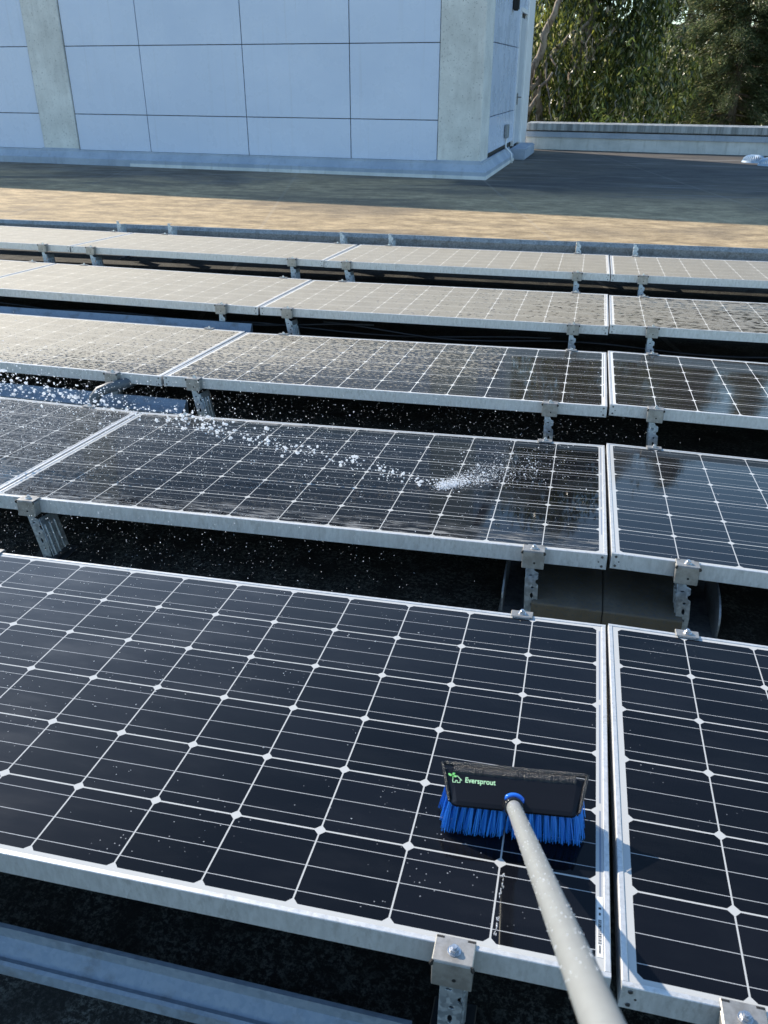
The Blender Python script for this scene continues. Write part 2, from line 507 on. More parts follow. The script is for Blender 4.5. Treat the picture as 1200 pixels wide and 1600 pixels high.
def add_prism(bm, poly, p0, ex, ey, ez, length):
    """polygon (2-D, in ex/ey) extruded along ez"""
    p0, ex, ey, ez = map(Vector, (p0, ex, ey, ez))
    a = [bm.verts.new(p0 + ex * u + ey * v) for u, v in poly]
    b = [bm.verts.new(p0 + ex * u + ey * v + ez * length) for u, v in poly]
    n = len(poly)
    bm.faces.new(a[::-1]); bm.faces.new(b)
    for i in range(n):
        bm.faces.new((a[i], a[(i + 1) % n], b[(i + 1) % n], b[i]))

def add_cyl(bm, p0, p1, r0, r1=None, seg=16, cap=True):
    r1 = r0 if r1 is None else r1
    p0, p1 = Vector(p0), Vector(p1)
    z = (p1 - p0).normalized()
    x = z.orthogonal().normalized(); y = z.cross(x)
    A, B = [], []
    for i in range(seg):
        a = 2 * math.pi * i / seg
        d = x * math.cos(a) + y * math.sin(a)
        A.append(bm.verts.new(p0 + d * r0)); B.append(bm.verts.new(p1 + d * r1))
    for i in range(seg):
        bm.faces.new((A[i], A[(i + 1) % seg], B[(i + 1) % seg], B[i]))
    if cap:
        bm.faces.new(A[::-1]); bm.faces.new(B)

def add_tube(bm, pts, radii, seg=8, cap=True):
    pts = [Vector(q) for q in pts]
    if not hasattr(radii, '__len__'): radii = [radii] * len(pts)
    rings = []; prev = None
    for i, q in enumerate(pts):
        z = (pts[min(i + 1, len(pts) - 1)] - pts[max(i - 1, 0)]).normalized()
        if prev is None: x = z.orthogonal().normalized()
        else: x = (prev - z * prev.dot(z)).normalized()
        prev = x; y = z.cross(x)
        rings.append([bm.verts.new(q + (x * math.cos(2 * math.pi * k / seg) + y * math.sin(2 * math.pi * k / seg)) * radii[i]) for k in range(seg)])
    for a, b in zip(rings, rings[1:]):
        for k in range(seg): bm.faces.new((a[k], a[(k + 1) % seg], b[(k + 1) % seg], b[k]))
    if cap:
        bm.faces.new(rings[0][::-1]); bm.faces.new(rings[-1])

def plate_mesh(outline, holes, thick, bevel=0.0):
    """flat plate with real holes (x,y outline), extruded along z, as a mesh"""
    cu = bpy.data.curves.new('plate', 'CURVE'); cu.dimensions = '2D'; cu.fill_mode = 'BOTH'
    cu.extrude = thick / 2; cu.bevel_depth = bevel
    for poly in [outline] + holes:
        sp = cu.splines.new('POLY'); sp.points.add(len(poly) - 1); sp.use_cyclic_u = True
        for q, (a, b) in zip(sp.points, poly): q.co = (a, b, 0, 1)
    o = bpy.data.objects.new('tmp_plate', cu); COL.objects.link(o)
    dg = bpy.context.evaluated_depsgraph_get()
    me = bpy.data.meshes.new_from_object(o.evaluated_get(dg))
    bpy.data.objects.remove(o); bpy.data.curves.remove(cu)
    return me

def oval(cx, cy, rx, ry, n=14):
    return [(cx + rx * math.cos(2 * math.pi * i / n), cy + ry * math.sin(2 * math.pi * i / n)) for i in range(n)]

def rrect(x0, y0, x1, y1, r, n=4):
    o = []
    for cx, cy, a0 in ((x1 - r, y0 + r, -90), (x1 - r, y1 - r, 0), (x0 + r, y1 - r, 90), (x0 + r, y0 + r, 180)):
        for i in range(n + 1):
            a = R(a0 + 90 * i / n); o.append((cx + r * math.cos(a), cy + r * math.sin(a)))
    return o

# ------------------------------------------------------------------ setting: roof deck, ground
bm = BM()
for q in ((-30, -9), (16, -9), (16, 24), (-30, 24)): bm.verts.new((q[0], q[1], ZR))
bm.faces.new(bm.verts)
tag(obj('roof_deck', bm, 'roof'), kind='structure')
bm = BM()
for q in ((-1500, -1500), (1500, -1500), (1500, 1500), (-1500, 1500)): bm.verts.new((q[0], q[1], -9.0))
bm.faces.new(bm.verts)
tag(obj('ground', bm, 'ground'), kind='structure')

# ------------------------------------------------------------------ penthouse building
O2 = Vector((-1.904, 12.838, ZR))
U = Vector((-0.9954, 0.0960, 0)).normalized()      # along the front, to the left
V = Vector((0.0960, 0.9954, 0)).normalized()       # into the building
W2 = Vector((0.03, 1, 0)).normalized()             # along the side wall, backwards
N2 = Vector((1, -0.03, 0)).normalized()            # outwards from the side wall
C0 = O2 + V * 0.12 + U * 0.03                      # front corner of the corner pillar
BH, FLEN, SLEN = 4.62, 15.0, 6.0
zv = Vector((0, 0, 1))
bld = empty('rooftop_building', Matrix.Translation(C0), 'pale panelled rooftop penthouse with two concrete pillars beyond the solar array', 'building')
def bobj(name, bm, material, sm=False, parent=None):
    me = bpy.data.meshes.new(name)
    if parent is None:
        bmesh.ops.translate(bm, vec=-C0, verts=list(bm.verts))
    bmesh.ops.recalc_face_normals(bm, faces=list(bm.faces))
    bm.to_mesh(me); bm.free()
    return link(name, me, material, parent or bld, sm)
def slab(bm, base, ex, ey, ez, size):
    """box from a corner along three axes"""
    vs = []
    for k in (0, 1):
        for j in (0, 1):
            for i in (0, 1):
                vs.append(bm.verts.new(Vector(base) + Vector(ex) * size[0] * i + Vector(ey) * size[1] * j + Vector(ez) * size[2] * k))
    for f in ((0, 1, 3, 2), (4, 6, 7, 5), (0, 4, 5, 1), (2, 3, 7, 6), (0, 2, 6, 4), (1, 5, 7, 3)):
        bm.faces.new([vs[i] for i in f])
# core wall, inset behind the cladding
bm = BM(); slab(bm, C0 + U * 0.06 + V * 0.05, U, W2, zv, (FLEN, SLEN - 0.2, BH - 0.02)); bobj('wall', bm, 'joint')
bm = BM(); slab(bm, C0 - U * 0.10 - V * 0.10 + zv * (BH + 0.001), U, W2, zv, (FLEN + 0.3, SLEN + 0.2, 0.16)); bobj('roof_slab', bm, 'white_trim')
# front facade panels
xs = [(0.722, 2.145), (2.160, 3.972), (3.987, 5.866), (5.881, 7.335), (8.108, 9.90), (9.915, 11.70), (11.715, 13.5)]
zs = [(0.235, 0.806), (0.818, 1.846), (1.858, 2.886), (2.898, 3.926), (3.938, 4.50)]
for (a, b) in xs:
    for (z0, z1) in zs:
        bm = BM()
        jit = random.uniform(-0.003, 0.003)
        slab(bm, C0 - U * 0.03 + U * a + V * (0.03 + jit) + zv * z0, U, V, zv, (b - a, 0.03, z1 - z0))
        bmesh.ops.bevel(bm, geom=list(bm.edges), offset=0.003, segments=1, affect='EDGES')
        bobj('facade_panel', bm, 'facade')
# pillars
bm = BM(); slab(bm, C0 + zv * 0.20, U, W2, zv, (0.676, 0.80, BH - 0.2)); bmesh.ops.bevel(bm, geom=list(bm.edges), offset=0.012, segments=1, affect='EDGES')
bobj('pillar', bm, 'concrete')
bm = BM(); slab(bm, C0 - U * 0.03 + U * 7.352 + zv * 0.20, U, V, zv, (0.738, 0.07, BH - 0.2)); bmesh.ops.bevel(bm, geom=list(bm.edges), offset=0.012, segments=1, affect='EDGES')
bobj('pillar', bm, 'concrete')
bm = BM(); slab(bm, C0 - U * 0.03 + U * 13.52 + zv * 0.20, U, V, zv, (0.738, 0.07, BH - 0.2)); bobj('pillar', bm, 'concrete')
# collars at the pillar feet
for a in (0.0, 7.32):
    bm = BM(); slab(bm, C0 - U * 0.015 + U * a - V * 0.016 + zv * 0.21, U, V, zv, (0.74 if a == 0 else 0.80, 0.05, 0.045))
    bmesh.ops.bevel(bm, geom=list(bm.edges), offset=0.010, segments=2, affect='EDGES'); bobj('pillar_collar', bm, 'flashing')
# side wall panels, two columns, then door recess and white end wall
for (a, b) in ((0.81, 1.90), (1.915, 3.0), (3.015, 3.95)):
    for (z0, z1) in ((0.30, 0.83), (0.842, 1.87), (1.882, 2.91), (2.922, 4.5)):
        bm = BM(); slab(bm, C0 + W2 * a - N2 * 0.04 + zv * z0, W2, N2, zv, (b - a, 0.035, z1 - z0))
        bmesh.ops.bevel(bm, geom=list(bm.edges), offset=0.003, segments=1, affect='EDGES')
        bobj('facade_panel', bm, 'facade')
bm = BM(); slab(bm, C0 + W2 * 4.02 - N2 * 0.055 + zv * 0.22, W2, N2, zv, (0.90, 0.05, 2.15))
bmesh.ops.bevel(bm, geom=list(bm.edges), offset=0.004, segments=1, affect='EDGES')
door = bobj('door', bm, 'door')
bm = BM()
add_box(bm, (0, 0, 0), (0.02, 0.05, 0.20), 0.005)
add_cyl(bm, (0.0, 0, 0.03), (0.07, 0, 0.03), 0.010, seg=10)
add_cyl(bm, (0.065, -0.055, 0.03), (0.065, 0.055, 0.03), 0.010, seg=10)
hp = C0 + W2 * 4.14 + N2 * 0.012 + zv * 1.02 - C0
bmesh.ops.translate(bm, vec=hp, verts=list(bm.verts))
me = bpy.data.meshes.new('handle'); bm.to_mesh(me); bm.free(); link('handle', me, 'rivet', door)
bm = BM()
slab(bm, C0 + W2 * 3.96 - N2 * 0.04 + zv * 0.20, W2, N2, zv, (0.058, 0.055, 2.25))
slab(bm, C0 + W2 * 4.925 - N2 * 0.04 + zv * 0.20, W2, N2, zv, (0.058, 0.055, 2.25))
slab(bm, C0 + W2 * 3.96 - N2 * 0.04 + zv * 2.452, W2, N2, zv, (1.023, 0.055, 0.07))
bobj('door_frame', bm, 'white_trim')
bm = BM(); slab(bm, C0 + W2 * 3.96 - N2 * 0.04 + zv * 2.53, W2, N2, zv, (1.023, 0.035, BH - 2.54)); bobj('facade_panel', bm, 'facade')
bm = BM(); slab(bm, C0 + W2 * 5.0 - N2 * 0.30 + zv * 0.0, W2, N2, zv, (1.0, 0.33, BH - 0.002)); bmesh.ops.bevel(bm, geom=list(bm.edges), offset=0.01, segments=1, affect='EDGES')
bobj('end_wall', bm, 'white_trim')
# base flashing: profile swept along front and side
prof = [(-0.002, 0.0), (0.118, 0.0), (0.118, 0.105), (0.088, 0.128), (0.034, 0.205), (0.030, 0.236), (-0.002, 0.236)]
def sweep(bm, prof, path, outs):
    rings = []
    for pth, o in zip(path, outs):
        rings.append([bm.verts.new(Vector(pth) + Vector(o) * a + zv * z) for a, z in prof])
    for r0, r1 in zip(rings, rings[1:]):
        for k in range(len(prof)): bm.faces.new((r0[k], r0[(k + 1) % len(prof)], r1[(k + 1) % len(prof)], r1[k]))
    bm.faces.new(rings[0][::-1]); bm.faces.new(rings[-1])
diag = (-V + N2) / (1 + (-V).dot(N2))
bm = BM(); sweep(bm, prof, (C0 + U * FLEN - V * 0.003, C0 - V * 0.003 + N2 * 0.003, C0 + W2 * 3.3 + N2 * 0.003), (-V, diag, N2))
bobj('base_flashing', bm, 'flashing')
bm = BM(); sweep(bm, [(0.0, 0.0), (0.128, 0.0), (0.122, 0.05), (0.0, 0.05)], (C0 + U * 6.2 - V * 0.003, C0 - V * 0.003 + N2 * 0.003, C0 + W2 * 3.33 + N2 * 0.003), (-V, diag, N2))
bobj('base_strip', bm, 'white_base')
# door step
bm = BM(); slab(bm, C0 + W2 * 3.35 + N2 * 0.02, W2, N2, zv, (1.70, 0.30, 0.20)); bmesh.ops.bevel(bm, geom=list(bm.edges), offset=0.02, segments=2, affect='EDGES')
bobj('door_step', bm, 'flashing')
# conduit and box on the side wall, lamp high up
bm = BM(); slab(bm, C0 + W2 * 2.65 + N2 * 0.002 + zv * 0.42, W2, N2, zv, (0.22, 0.06, 0.22)); bmesh.ops.bevel(bm, geom=list(bm.edges), offset=0.008, segments=1, affect='EDGES')
box = bobj('junction_box', bm, 'galv_dark')
bm = BM(); q = C0 + W2 * 2.75 + N2 * 0.03
add_tube(bm, [q + zv * 0.42, q + zv * 0.26, q + N2 * 0.11 + zv * 0.16, q + N2 * 0.13 + zv * 0.0], 0.016, 8); bobj('conduit', bm, 'white_trim', True)
bm = BM(); slab(bm, C0 + W2 * 2.75 + N2 * 0.0 + zv * 2.40, W2, N2, zv, (0.16, 0.10, 0.20)); bmesh.ops.bevel(bm, geom=list(bm.edges), offset=0.02, segments=2, affect='EDGES'); bobj('wall_lamp', bm, 'black')

# ------------------------------------------------------------------ parapet
PA, PB = Vector((-1.72, 19.17, ZR)), Vector((2.947, 18.50, ZR))
pd = (PB - PA).normalized(); pn = Vector((-pd.y, pd.x, 0))
par = empty('parapet_wall', Matrix.Translation(PA), 'low white parapet along the far roof edge below the trees', 'wall')
def pobj(name, bm, m_):
    bmesh.ops.translate(bm, vec=-PA, verts=list(bm.verts)); bmesh.ops.recalc_face_normals(bm, faces=list(bm.faces))
    me = bpy.data.meshes.new(name); bm.to_mesh(me); bm.free(); return link(name, me, m_, par)
PL = 18.0
bm = BM(); slab(bm, PA, pd, pn, zv, (PL, 0.30, 0.375)); pobj('base_wall', bm, 'white_base')
bm = BM()
add_prism(bm, [(-0.02, 0.245), (0.0, 0.262), (0.0, 0.352), (-0.035, 0.352), (-0.035, 0.245)], PA, pn, zv, pd, PL); pobj('flashing_strip', bm, 'flashing')
bm = BM()
add_prism(bm, [(-0.06, 0.384), (-0.048, 0.376), (-0.048, 0.50), (0.34, 0.515), (0.34, 0.53), (-0.06, 0.512)], PA, pn, zv, pd, PL); pobj('coping', bm, 'coping')
bm = BM(); slab(bm, PA - pn * 0.040 + zv * 0.353, pd, pn, zv, (PL, 0.03, 0.0175)); pobj('shadow_line', bm, 'black')  # black strip drawn in for the shaded gap under the coping
bm = BM()
for k in range(12):
    q = PA + pd * (0.55 + k * 1.35) - pn * 0.045 + zv * 0.372
    add_cyl(bm, q, q - pn * 0.02, 0.016, seg=8)
pobj('fixing', bm, 'rivet')

# ------------------------------------------------------------------ solar panels
# near left corner, axis along the row, axis up the slope
POSE = {
 (1, 0): ((0.0081, -0.0287, 0.0077), (0.99972, 0.01212, -0.02015), (-0.01302, 0.99891, -0.04488)),
 (1, -1): ((-1.9634, -0.0289, -0.0164), (0.99991, 0.00366, 0.01317), (-0.00291, 0.9984, -0.05649)),
 (2, 0): ((0.0002, 1.2492, 0.0029), (0.99983, 0.00362, -0.01831), (-0.00502, 0.99701, -0.07711)),
 (2, -1): ((-1.967, 1.2392, -0.0383), (0.99982, 0.00227, 0.01894), (-0.00073, 0.99673, -0.08076)),
 (2, -2): ((-3.9347, 1.2402, -0.0135), (0.9999, -0.00086, -0.01399), (-0.00022, 0.99703, -0.07702)),
 (3, 0): ((-0.0006, 2.4595, 0.0048), (0.99995, -0.00102, -0.01029), (0.00032, 0.99766, -0.06839)),
 (3, -1): ((-1.9669, 2.4593, -0.0296), (0.99991, -0.00292, 0.01335), (0.00381, 0.99773, -0.06724)),
 (3, -2): ((-3.9361, 2.4745, -0.0258), (0.99996, -0.00817, -0.00384), (0.00794, 0.99826, -0.05847)),
 (4, 0): ((0.0016, 3.6642, 0.0144), (0.99997, -0.00636, 0.00414), (0.00663, 0.99764, -0.06834)),
 (4, -1): ((-1.9607, 3.6675, -0.0062), (0.99998, -0.00306, 0.0062), (0.00339, 0.99851, -0.05439)),
 (4, -2): ((-3.9306, 3.6845, 0.006), (0.99994, -0.00867, -0.00722), (0.0083, 0.99871, -0.05009)),
 (5, 0): ((0.0115, 4.9082, 0.0244), (0.99998, -0.00153, 0.0059), (0.00188, 0.9982, -0.06003)),
 (5, -1): ((-1.9507, 4.9045, 0.0227), (1.0, 0.00212, 0.00159), (-0.00202, 0.99828, -0.05863)),
 (5, -2): ((-3.9106, 4.865, 0.0469), (0.99974, 0.01947, -0.01145), (-0.02013, 0.99791, -0.06148)),
}
FR = {}
for k, (o, s, t) in POSE.items():
    o, s, t = Vector(o), Vector(s).normalized(), Vector(t).normalized()
    n = s.cross(t).normalized(); t = n.cross(s)
    FR[k] = (o, s, t, n)
for r in (4, 5):
    o, s, t, n = FR[(r, -2)]
    FR[(r, -3)] = (o - s * (L + GAP), s, t, n)
def mat4(o, s, t, n):
    mm = Matrix((s, t, n)).transposed().to_4x4(); mm.translation = o
    return mm

# master meshes
LIP = 0.0095
def bar(bm, a, b, inward, w=LIP):
    """frame bar from a to b; profile with chamfered outer top edge"""
    a, b, inward = Vector(a), Vector(b), Vector(inward)
    ez = (b - a)
    prof_ = [(0, -H), (0, -0.0011), (0.0011, 0), (w - 0.0008, 0), (w, -0.0008), (w, -H)]
    add_prism(bm, prof_, a, inward, (0, 0, 1), ez.normalized(), ez.length)
bm = BM()
bar(bm, (0, 0, 0), (L, 0, 0), (0, 1, 0)); bar(bm, (L, D, 0), (0, D, 0), (0, -1, 0))
bar(bm, (0, D - LIP, 0), (0, LIP, 0), (1, 0, 0)); bar(bm, (L, LIP, 0), (L, D - LIP, 0), (-1, 0, 0))
# bottom flange turned inwards
for a, b in (((LIP, LIP), (L - LIP, LIP + 0.022)), ((LIP, D - LIP - 0.022), (L - LIP, D - LIP))):
    add_box(bm, ((a[0] + b[0]) / 2, (a[1] + b[1]) / 2, -H + 0.001), (b[0] - a[0], b[1] - a[1], 0.002))
bmesh.ops.recalc_face_normals(bm, faces=list(bm.faces))
FRAME = bpy.data.meshes.new('frame'); bm.to_mesh(FRAME); bm.free(); FRAME.materials.append(M['alu'])
# glass laminate, slightly below the lip, UV in metres
def glass_mesh(matname):
    bm = BM()
    uvl = bm.loops.layers.uv.new('st')
    x0, x1, y0, y1 = LIP - 0.002, L - LIP + 0.002, LIP - 0.002, D - LIP + 0.002
    top = [bm.verts.new((x, y, -0.0016)) for x, y in ((x0, y0), (x1, y0), (x1, y1), (x0, y1))]
    bot = [bm.verts.new((q.co.x, q.co.y, -0.006)) for q in top]
    f = bm.faces.new(top); g = bm.faces.new(bot[::-1])
    for i in range(4): bm.faces.new((bot[i], bot[(i + 1) % 4], top[(i + 1) % 4], top[i]))
    for fc in bm.faces:
        for lp in fc.loops: lp[uvl].uv = (lp.vert.co.x, lp.vert.co.y)
    me = bpy.data.meshes.new('glass'); bm.to_mesh(me); bm.free(); me.materials.append(M[matname]); return me
GLASS = {k: glass_mesh(k) for k in ('clean', 'wet', 'rinsed', 'spotted', 'dusty')}
bm = BM(); add_cyl(bm, (0, 0.0005, 0), (0, -0.0016, 0), 0.0040, 0.0034, 12); RIVET = bpy.data.meshes.new('rivet'); bm.to_mesh(RIVET); bm.free(); RIVET.materials.append(M['rivet'])
bm = BM(); add_cyl(bm, (0, 0.0005, 0), (0, -0.0005, 0), 0.0020, 0.0020, 10); HOLE = bpy.data.meshes.new('drain_hole'); bm.to_mesh(HOLE); bm.free(); HOLE.materials.append(M['black'])

ORD = {1: 'front', 2: 'second', 3: 'third', 4: 'fourth', 5: 'fifth'}
PLAB = {
 (1, -1): 'clean dark solar panel in the front row, lying under the blue brush',
 (1, 0): 'clean solar panel in the front row, right of the brush pole',
 (2, -1): 'wet solar panel in the second row, hit by the water jet',
 (2, 0): 'clean solar panel in the second row mirroring blue sky, right of the joint',
 (2, -2): 'spray covered solar panel at the left end of the second row',
 (3, -1): 'half rinsed solar panel in the middle of the third row',
 (3, 0): 'clean dark solar panel in the third row mirroring trees, right of the joint',
 (3, -2): 'dusty spotted solar panel at the left of the third row',
 (4, -1): 'dust coated solar panel in the middle of the fourth row',
 (4, 0): 'dusty solar panel with dark wet spots in the fourth row, right of the joint',
 (4, -2): 'dust coated solar panel at the left of the fourth row',
 (4, -3): 'sliver of dusty solar panel at the far left end of the fourth row',
 (5, -1): 'dust coated solar panel in the middle of the fifth, farthest row',
 (5, 0): 'dusty solar panel in the farthest row, right of the joint',
 (5, -2): 'dust coated solar panel left of centre in the farthest row',
 (5, -3): 'dusty solar panel at the left end of the farthest row',
}
GMAT = {1: 'clean', 2: 'wet', 3: 'rinsed', 4: 'spotted', 5: 'dusty'}
PANEL = {}
for k in sorted(FR):
    r, c = k
    e = empty('solar_panel', mat4(*FR[k]), PLAB[k], 'solar panel', 'solar panels in five tilted rows')
    PANEL[k] = e
    g = GMAT[r]
    if k in ((2, 0),): g = 'clean'
    link('glass', GLASS[g], None, e)
    f = link('frame', FRAME, None, e)
    for sx in (0, 1):
        for dx, dz in ((0.013, -0.009), (0.013, -0.037)):
            q = link('rivet', RIVET, None, f); q.location = ((L - dx) if sx else dx, 0, dz)
        q = link('drain_hole', HOLE, None, f); q.location = ((L - 0.022) if sx else 0.022, 0, -0.024)
# barcode sticker on the near right corner of the panel under the brush
e = PANEL[(1, -1)]
bm = BM(); add_box(bm, (L - 0.0155, 0.088, -0.0013), (0.009, 0.112, 0.0004)); st = obj('barcode_sticker', bm, 'paper', e)
bm = BM(); y = 0.055
while y < 0.100:
    w = random.choice((0.0006, 0.0010, 0.0016)); add_box(bm, (L - 0.0160, y, -0.00095), (0.0050, w, 0.0002)); y += w + random.choice((0.0008, 0.0013))
for k in range(9): add_box(bm, (L - 0.0160, 0.039 + k * 0.0016, -0.00095), (0.0026, 0.0010, 0.0002))
add_box(bm, (L - 0.0160, 0.110, -0.00095), (0.003, 0.005, 0.0002)); add_box(bm, (L - 0.0160, 0.121, -0.00095), (0.004, 0.004, 0.0002))
obj('barcode_print', bm, 'ink', st)

# ------------------------------------------------------------------ mounting brackets
# cap: box that wraps the near frame edge (local origin on the edge, x along row, y up slope, z panel normal)
bm = BM()
add_box(bm, (0, -0.010, 0.0028), (0.062, 0.046, 0.0032), 0.0014)
add_box(bm, (0, -0.0315, -0.0245), (0.062, 0.0032, 0.052), 0.0014)
for sx in (-1, 1): add_box(bm, (sx * 0.0292, -0.0155, -0.026), (0.0030, 0.028, 0.046), 0.0012)
CAP = bpy.data.meshes.new('clamp_cap'); bm.to_mesh(CAP); bm.free(); CAP.materials.append(M['clamp'])
DARK = []
def dark(name, fn):
    bm = BM(); fn(bm); me = bpy.data.meshes.new(name); bm.to_mesh(me); bm.free(); me.materials.append(M['black']); DARK.append((name, me))
dark('slot', lambda b_: add_box(b_, (-0.024, 0.009, 0.0046), (0.012, 0.0035, 0.0006), 0.0002))
dark('slot', lambda b_: add_box(b_, (0.024, 0.009, 0.0046), (0.012, 0.0035, 0.0006), 0.0002))
dark('screw_hole', lambda b_: add_cyl(b_, (0.004, -0.0333, -0.032), (0.004, -0.0338, -0.032), 0.0032, seg=10))
dark('notch', lambda b_: add_cyl(b_, (-0.031, -0.0318, -0.001), (-0.029, -0.0340, -0.001), 0.0052, seg=10))
dark('notch', lambda b_: add_cyl(b_, (0.031, -0.0318, -0.001), (0.029, -0.0340, -0.001), 0.0052, seg=10))
bm = BM(); add_cyl(bm, (0, 0, 0), (0, 0, 0.0012), 0.0105, seg=20); add_cyl(bm, (0, 0, 0.0012), (0, 0, 0.0072), 0.0078, 0.0074, 6); add_cyl(bm, (0, 0, 0.0072), (0, 0, 0.0105), 0.0042, seg=12)
BOLT = bpy.data.meshes.new('bolt'); bm.to_mesh(BOLT); bm.free(); BOLT.materials.append(M['bolt'])
# clip on the far edge of the panel in front
bm = BM()
add_box(bm, (0, -0.002, 0.0026), (0.056, 0.030, 0.0034), 0.0014); add_box(bm, (0, 0.0125, -0.006), (0.056, 0.003, 0.018), 0.0012)
add_box(bm, (0, -0.0165, 0.0016), (0.040, 0.004, 0.0024), 0.001)
CLIP = bpy.data.meshes.new('edge_clip'); bm.to_mesh(CLIP); bm.free(); CLIP.materials.append(M['clamp'])
# post: front flange with slots and hooked head, ribbed web behind
PH = 0.19
out = [(-0.006, -PH), (0.008, -PH), (0.017, -0.115), (0.0175, -0.06), (0.010, -0.055), (0.010, -0.045), (0.017, -0.040), (0.017, -0.022), (0.006, -0.016), (0.002, 0.0), (-0.018, 0.004), (-0.018, -PH)]
holes = [oval(0.002, -0.068, 0.0050, 0.0038), oval(0.0005, -0.094, 0.0048, 0.0098), oval(0.0015, -0.122, 0.0040, 0.0034), oval(-0.004, -0.030, 0.0068, 0.0024)]
flange = plate_mesh(out, holes, 0.003, 0.0006)
flange.transform(Matrix.Rotation(R(90), 4, 'X'))
bm = BM(); bm.from_mesh(flange); bpy.data.meshes.remove(flange)
hd = bm.verts
add_box(bm, (-0.004, 0.010, 0.006), (0.030, 0.026, 0.003), 0.001)
def web(bm, sx):
    add_box(bm, (sx * 0.0165, 0.047, -PH / 2 - 0.01), (0.003, 0.088, PH - 0.02), 0.001)
    for yy in (0.018, 0.042, 0.068):
        add_box(bm, (sx * 0.0185, yy, -PH / 2 - 0.02), (0.006, 0.007, PH - 0.05), 0.0025, None, 2)
bmA = bm.copy(); web(bm, 1); web(bmA, -1)
POSTS = []
for b_ in (bm, bmA):
    me = bpy.data.meshes.new('post'); b_.to_mesh(me); b_.free(); me.materials.append(M['galv']); POSTS.append(me)
bm = BM(); add_box(bm, (0, 0.04, 0.003), (0.075, 0.13, 0.006), 0.002); add_box(bm, (0, 0.04, 0.012), (0.04, 0.10, 0.012), 0.003)
FOOT = bpy.data.meshes.new('base_plate'); bm.to_mesh(FOOT); bm.free(); FOOT.materials.append(M['foot'])

def bracket(up, s_up, low, label, lean=0.0, side=0, cap=True, group='steel brackets joining the panel rows', clip_dx=0.0):
    """up: panel whose near edge is held; low: panel in front whose far edge is held"""
    if up is not None:
        o, s, t, n = FR[up]; P = o + s * s_up
    else:
        o, s, t, n = FR[low]; P = o + s * s_up + t * (D + 0.20) + n * 0.085
    base = Vector((P.x, P.y, ZR))
    e = empty('mounting_bracket', Matrix.Translation(base), label, 'bracket', group)
    inv = Matrix.Translation(-base)
    if cap:
        c_ = link('clamp_cap', CAP, None, e); c_.matrix_local = inv @ mat4(P, s, t, n)
        for nm_, me_ in DARK: link(nm_, me_, None, c_)
        b_ = link('bolt', BOLT, None, c_); b_.location = (0.0, -0.012, 0.0044)
    zt = -0.052 if up is not None else 0.0
    q = link('post', POSTS[side], None, e)
    q.matrix_local = inv @ Matrix.Translation(P + Vector((0.0, -0.012 if up is not None else -0.14, zt))) @ Matrix.Rotation(-lean, 4, 'Y') @ Matrix.Rotation(R(-6), 4, 'X')
    f_ = link('base_plate', FOOT, None, e); f_.location = (lean * 0.19, -0.03 if up is not None else -0.16, 0.001)
    if low is not None:
        o2, s2, t2, n2 = FR[low]
        sx = (Vector((P.x + clip_dx, 0, 0)) - Vector((o2.x, 0, 0))).x
        Q = o2 + s2 * sx + t2 * D
        c2 = link('edge_clip', CLIP, None, e); c2.matrix_local = inv @ mat4(Q, s2, t2, n2)
        b2 = link('bolt', BOLT, None, c2); b2.location = (0.0, 0.0, 0.0042)
    return e

bracket((1, -1), 1.7256, None, 'steel mounting bracket at the bottom edge of the photo, left of the pole')
bracket((1, 0), 0.1669, None, 'steel mounting bracket in the bottom right corner, on the front right panel')
for up, sx, low, lab, lean, side, dx in (
    ((2, -1), 0.142, (1, -1), 'wide ribbed bracket behind the front row at the left photo edge', R(16), 0, 0.06),
    ((2, -1), 1.755, (1, -1), 'bracket behind the front row, just left of the grey paver blocks', R(3), 1, -0.004),
    ((2, 0), 0.201, (1, 0), 'bracket behind the front row, just right of the grey paver blocks', R(6), 1, -0.004),
    ((3, -2), 1.7207, (2, -2), 'bracket beside the grey conduit elbow behind the second row', R(0), 1, 0.0),
    ((3, -1), 0.1569, (2, -1), 'ribbed bracket in the spray behind the second row, right of the conduit elbow', R(12), 0, 0.05),
    ((3, -1), 1.7305, (2, -1), 'bracket behind the second row, left of the middle joint', R(3), 1, 0.0),
    ((3, 0), 0.1765, (2, 0), 'bracket behind the second row, right of the middle joint', R(5), 1, 0.0),
    ((4, -2), 1.7354, (3, -2), 'bracket above the end of the blue cable tray behind the third row', R(0), 1, 0.0),
    ((4, -1), 0.1716, (3, -1), 'ribbed bracket behind the third row, right of the cable tray end', R(12), 0, 0.04),
    ((4, -1), 1.7746, (3, -1), 'bracket behind the third row, left of the middle joint', R(3), 1, 0.0),
    ((4, 0), 0.2157, (3, 0), 'bracket behind the third row, right of the middle joint', R(3), 1, 0.0),
    ((5, -3), 1.745, (4, -2), 'leftmost bracket behind the fourth row', R(6), 0, 0.0),
    ((5, -2), 0.1716, (4, -2), 'second bracket from the left behind the fourth row', R(12), 0, 0.03),
    ((5, -2), 1.7305, (4, -2), 'third bracket from the left behind the fourth row', R(6), 0, 0.0),
    ((5, -1), 0.1667, (4, -1), 'fourth bracket from the left behind the fourth row', R(12), 0, 0.03),
    ((5, -1), 1.7452, (4, -1), 'bracket behind the fourth row, left of the middle joint', R(3), 1, 0.0),
    ((5, 0), 0.201, (4, 0), 'bracket behind the fourth row, right of the middle joint', R(3), 1, 0.0)):
    bracket(up, sx, low, lab, lean, side, True, clip_dx=dx)
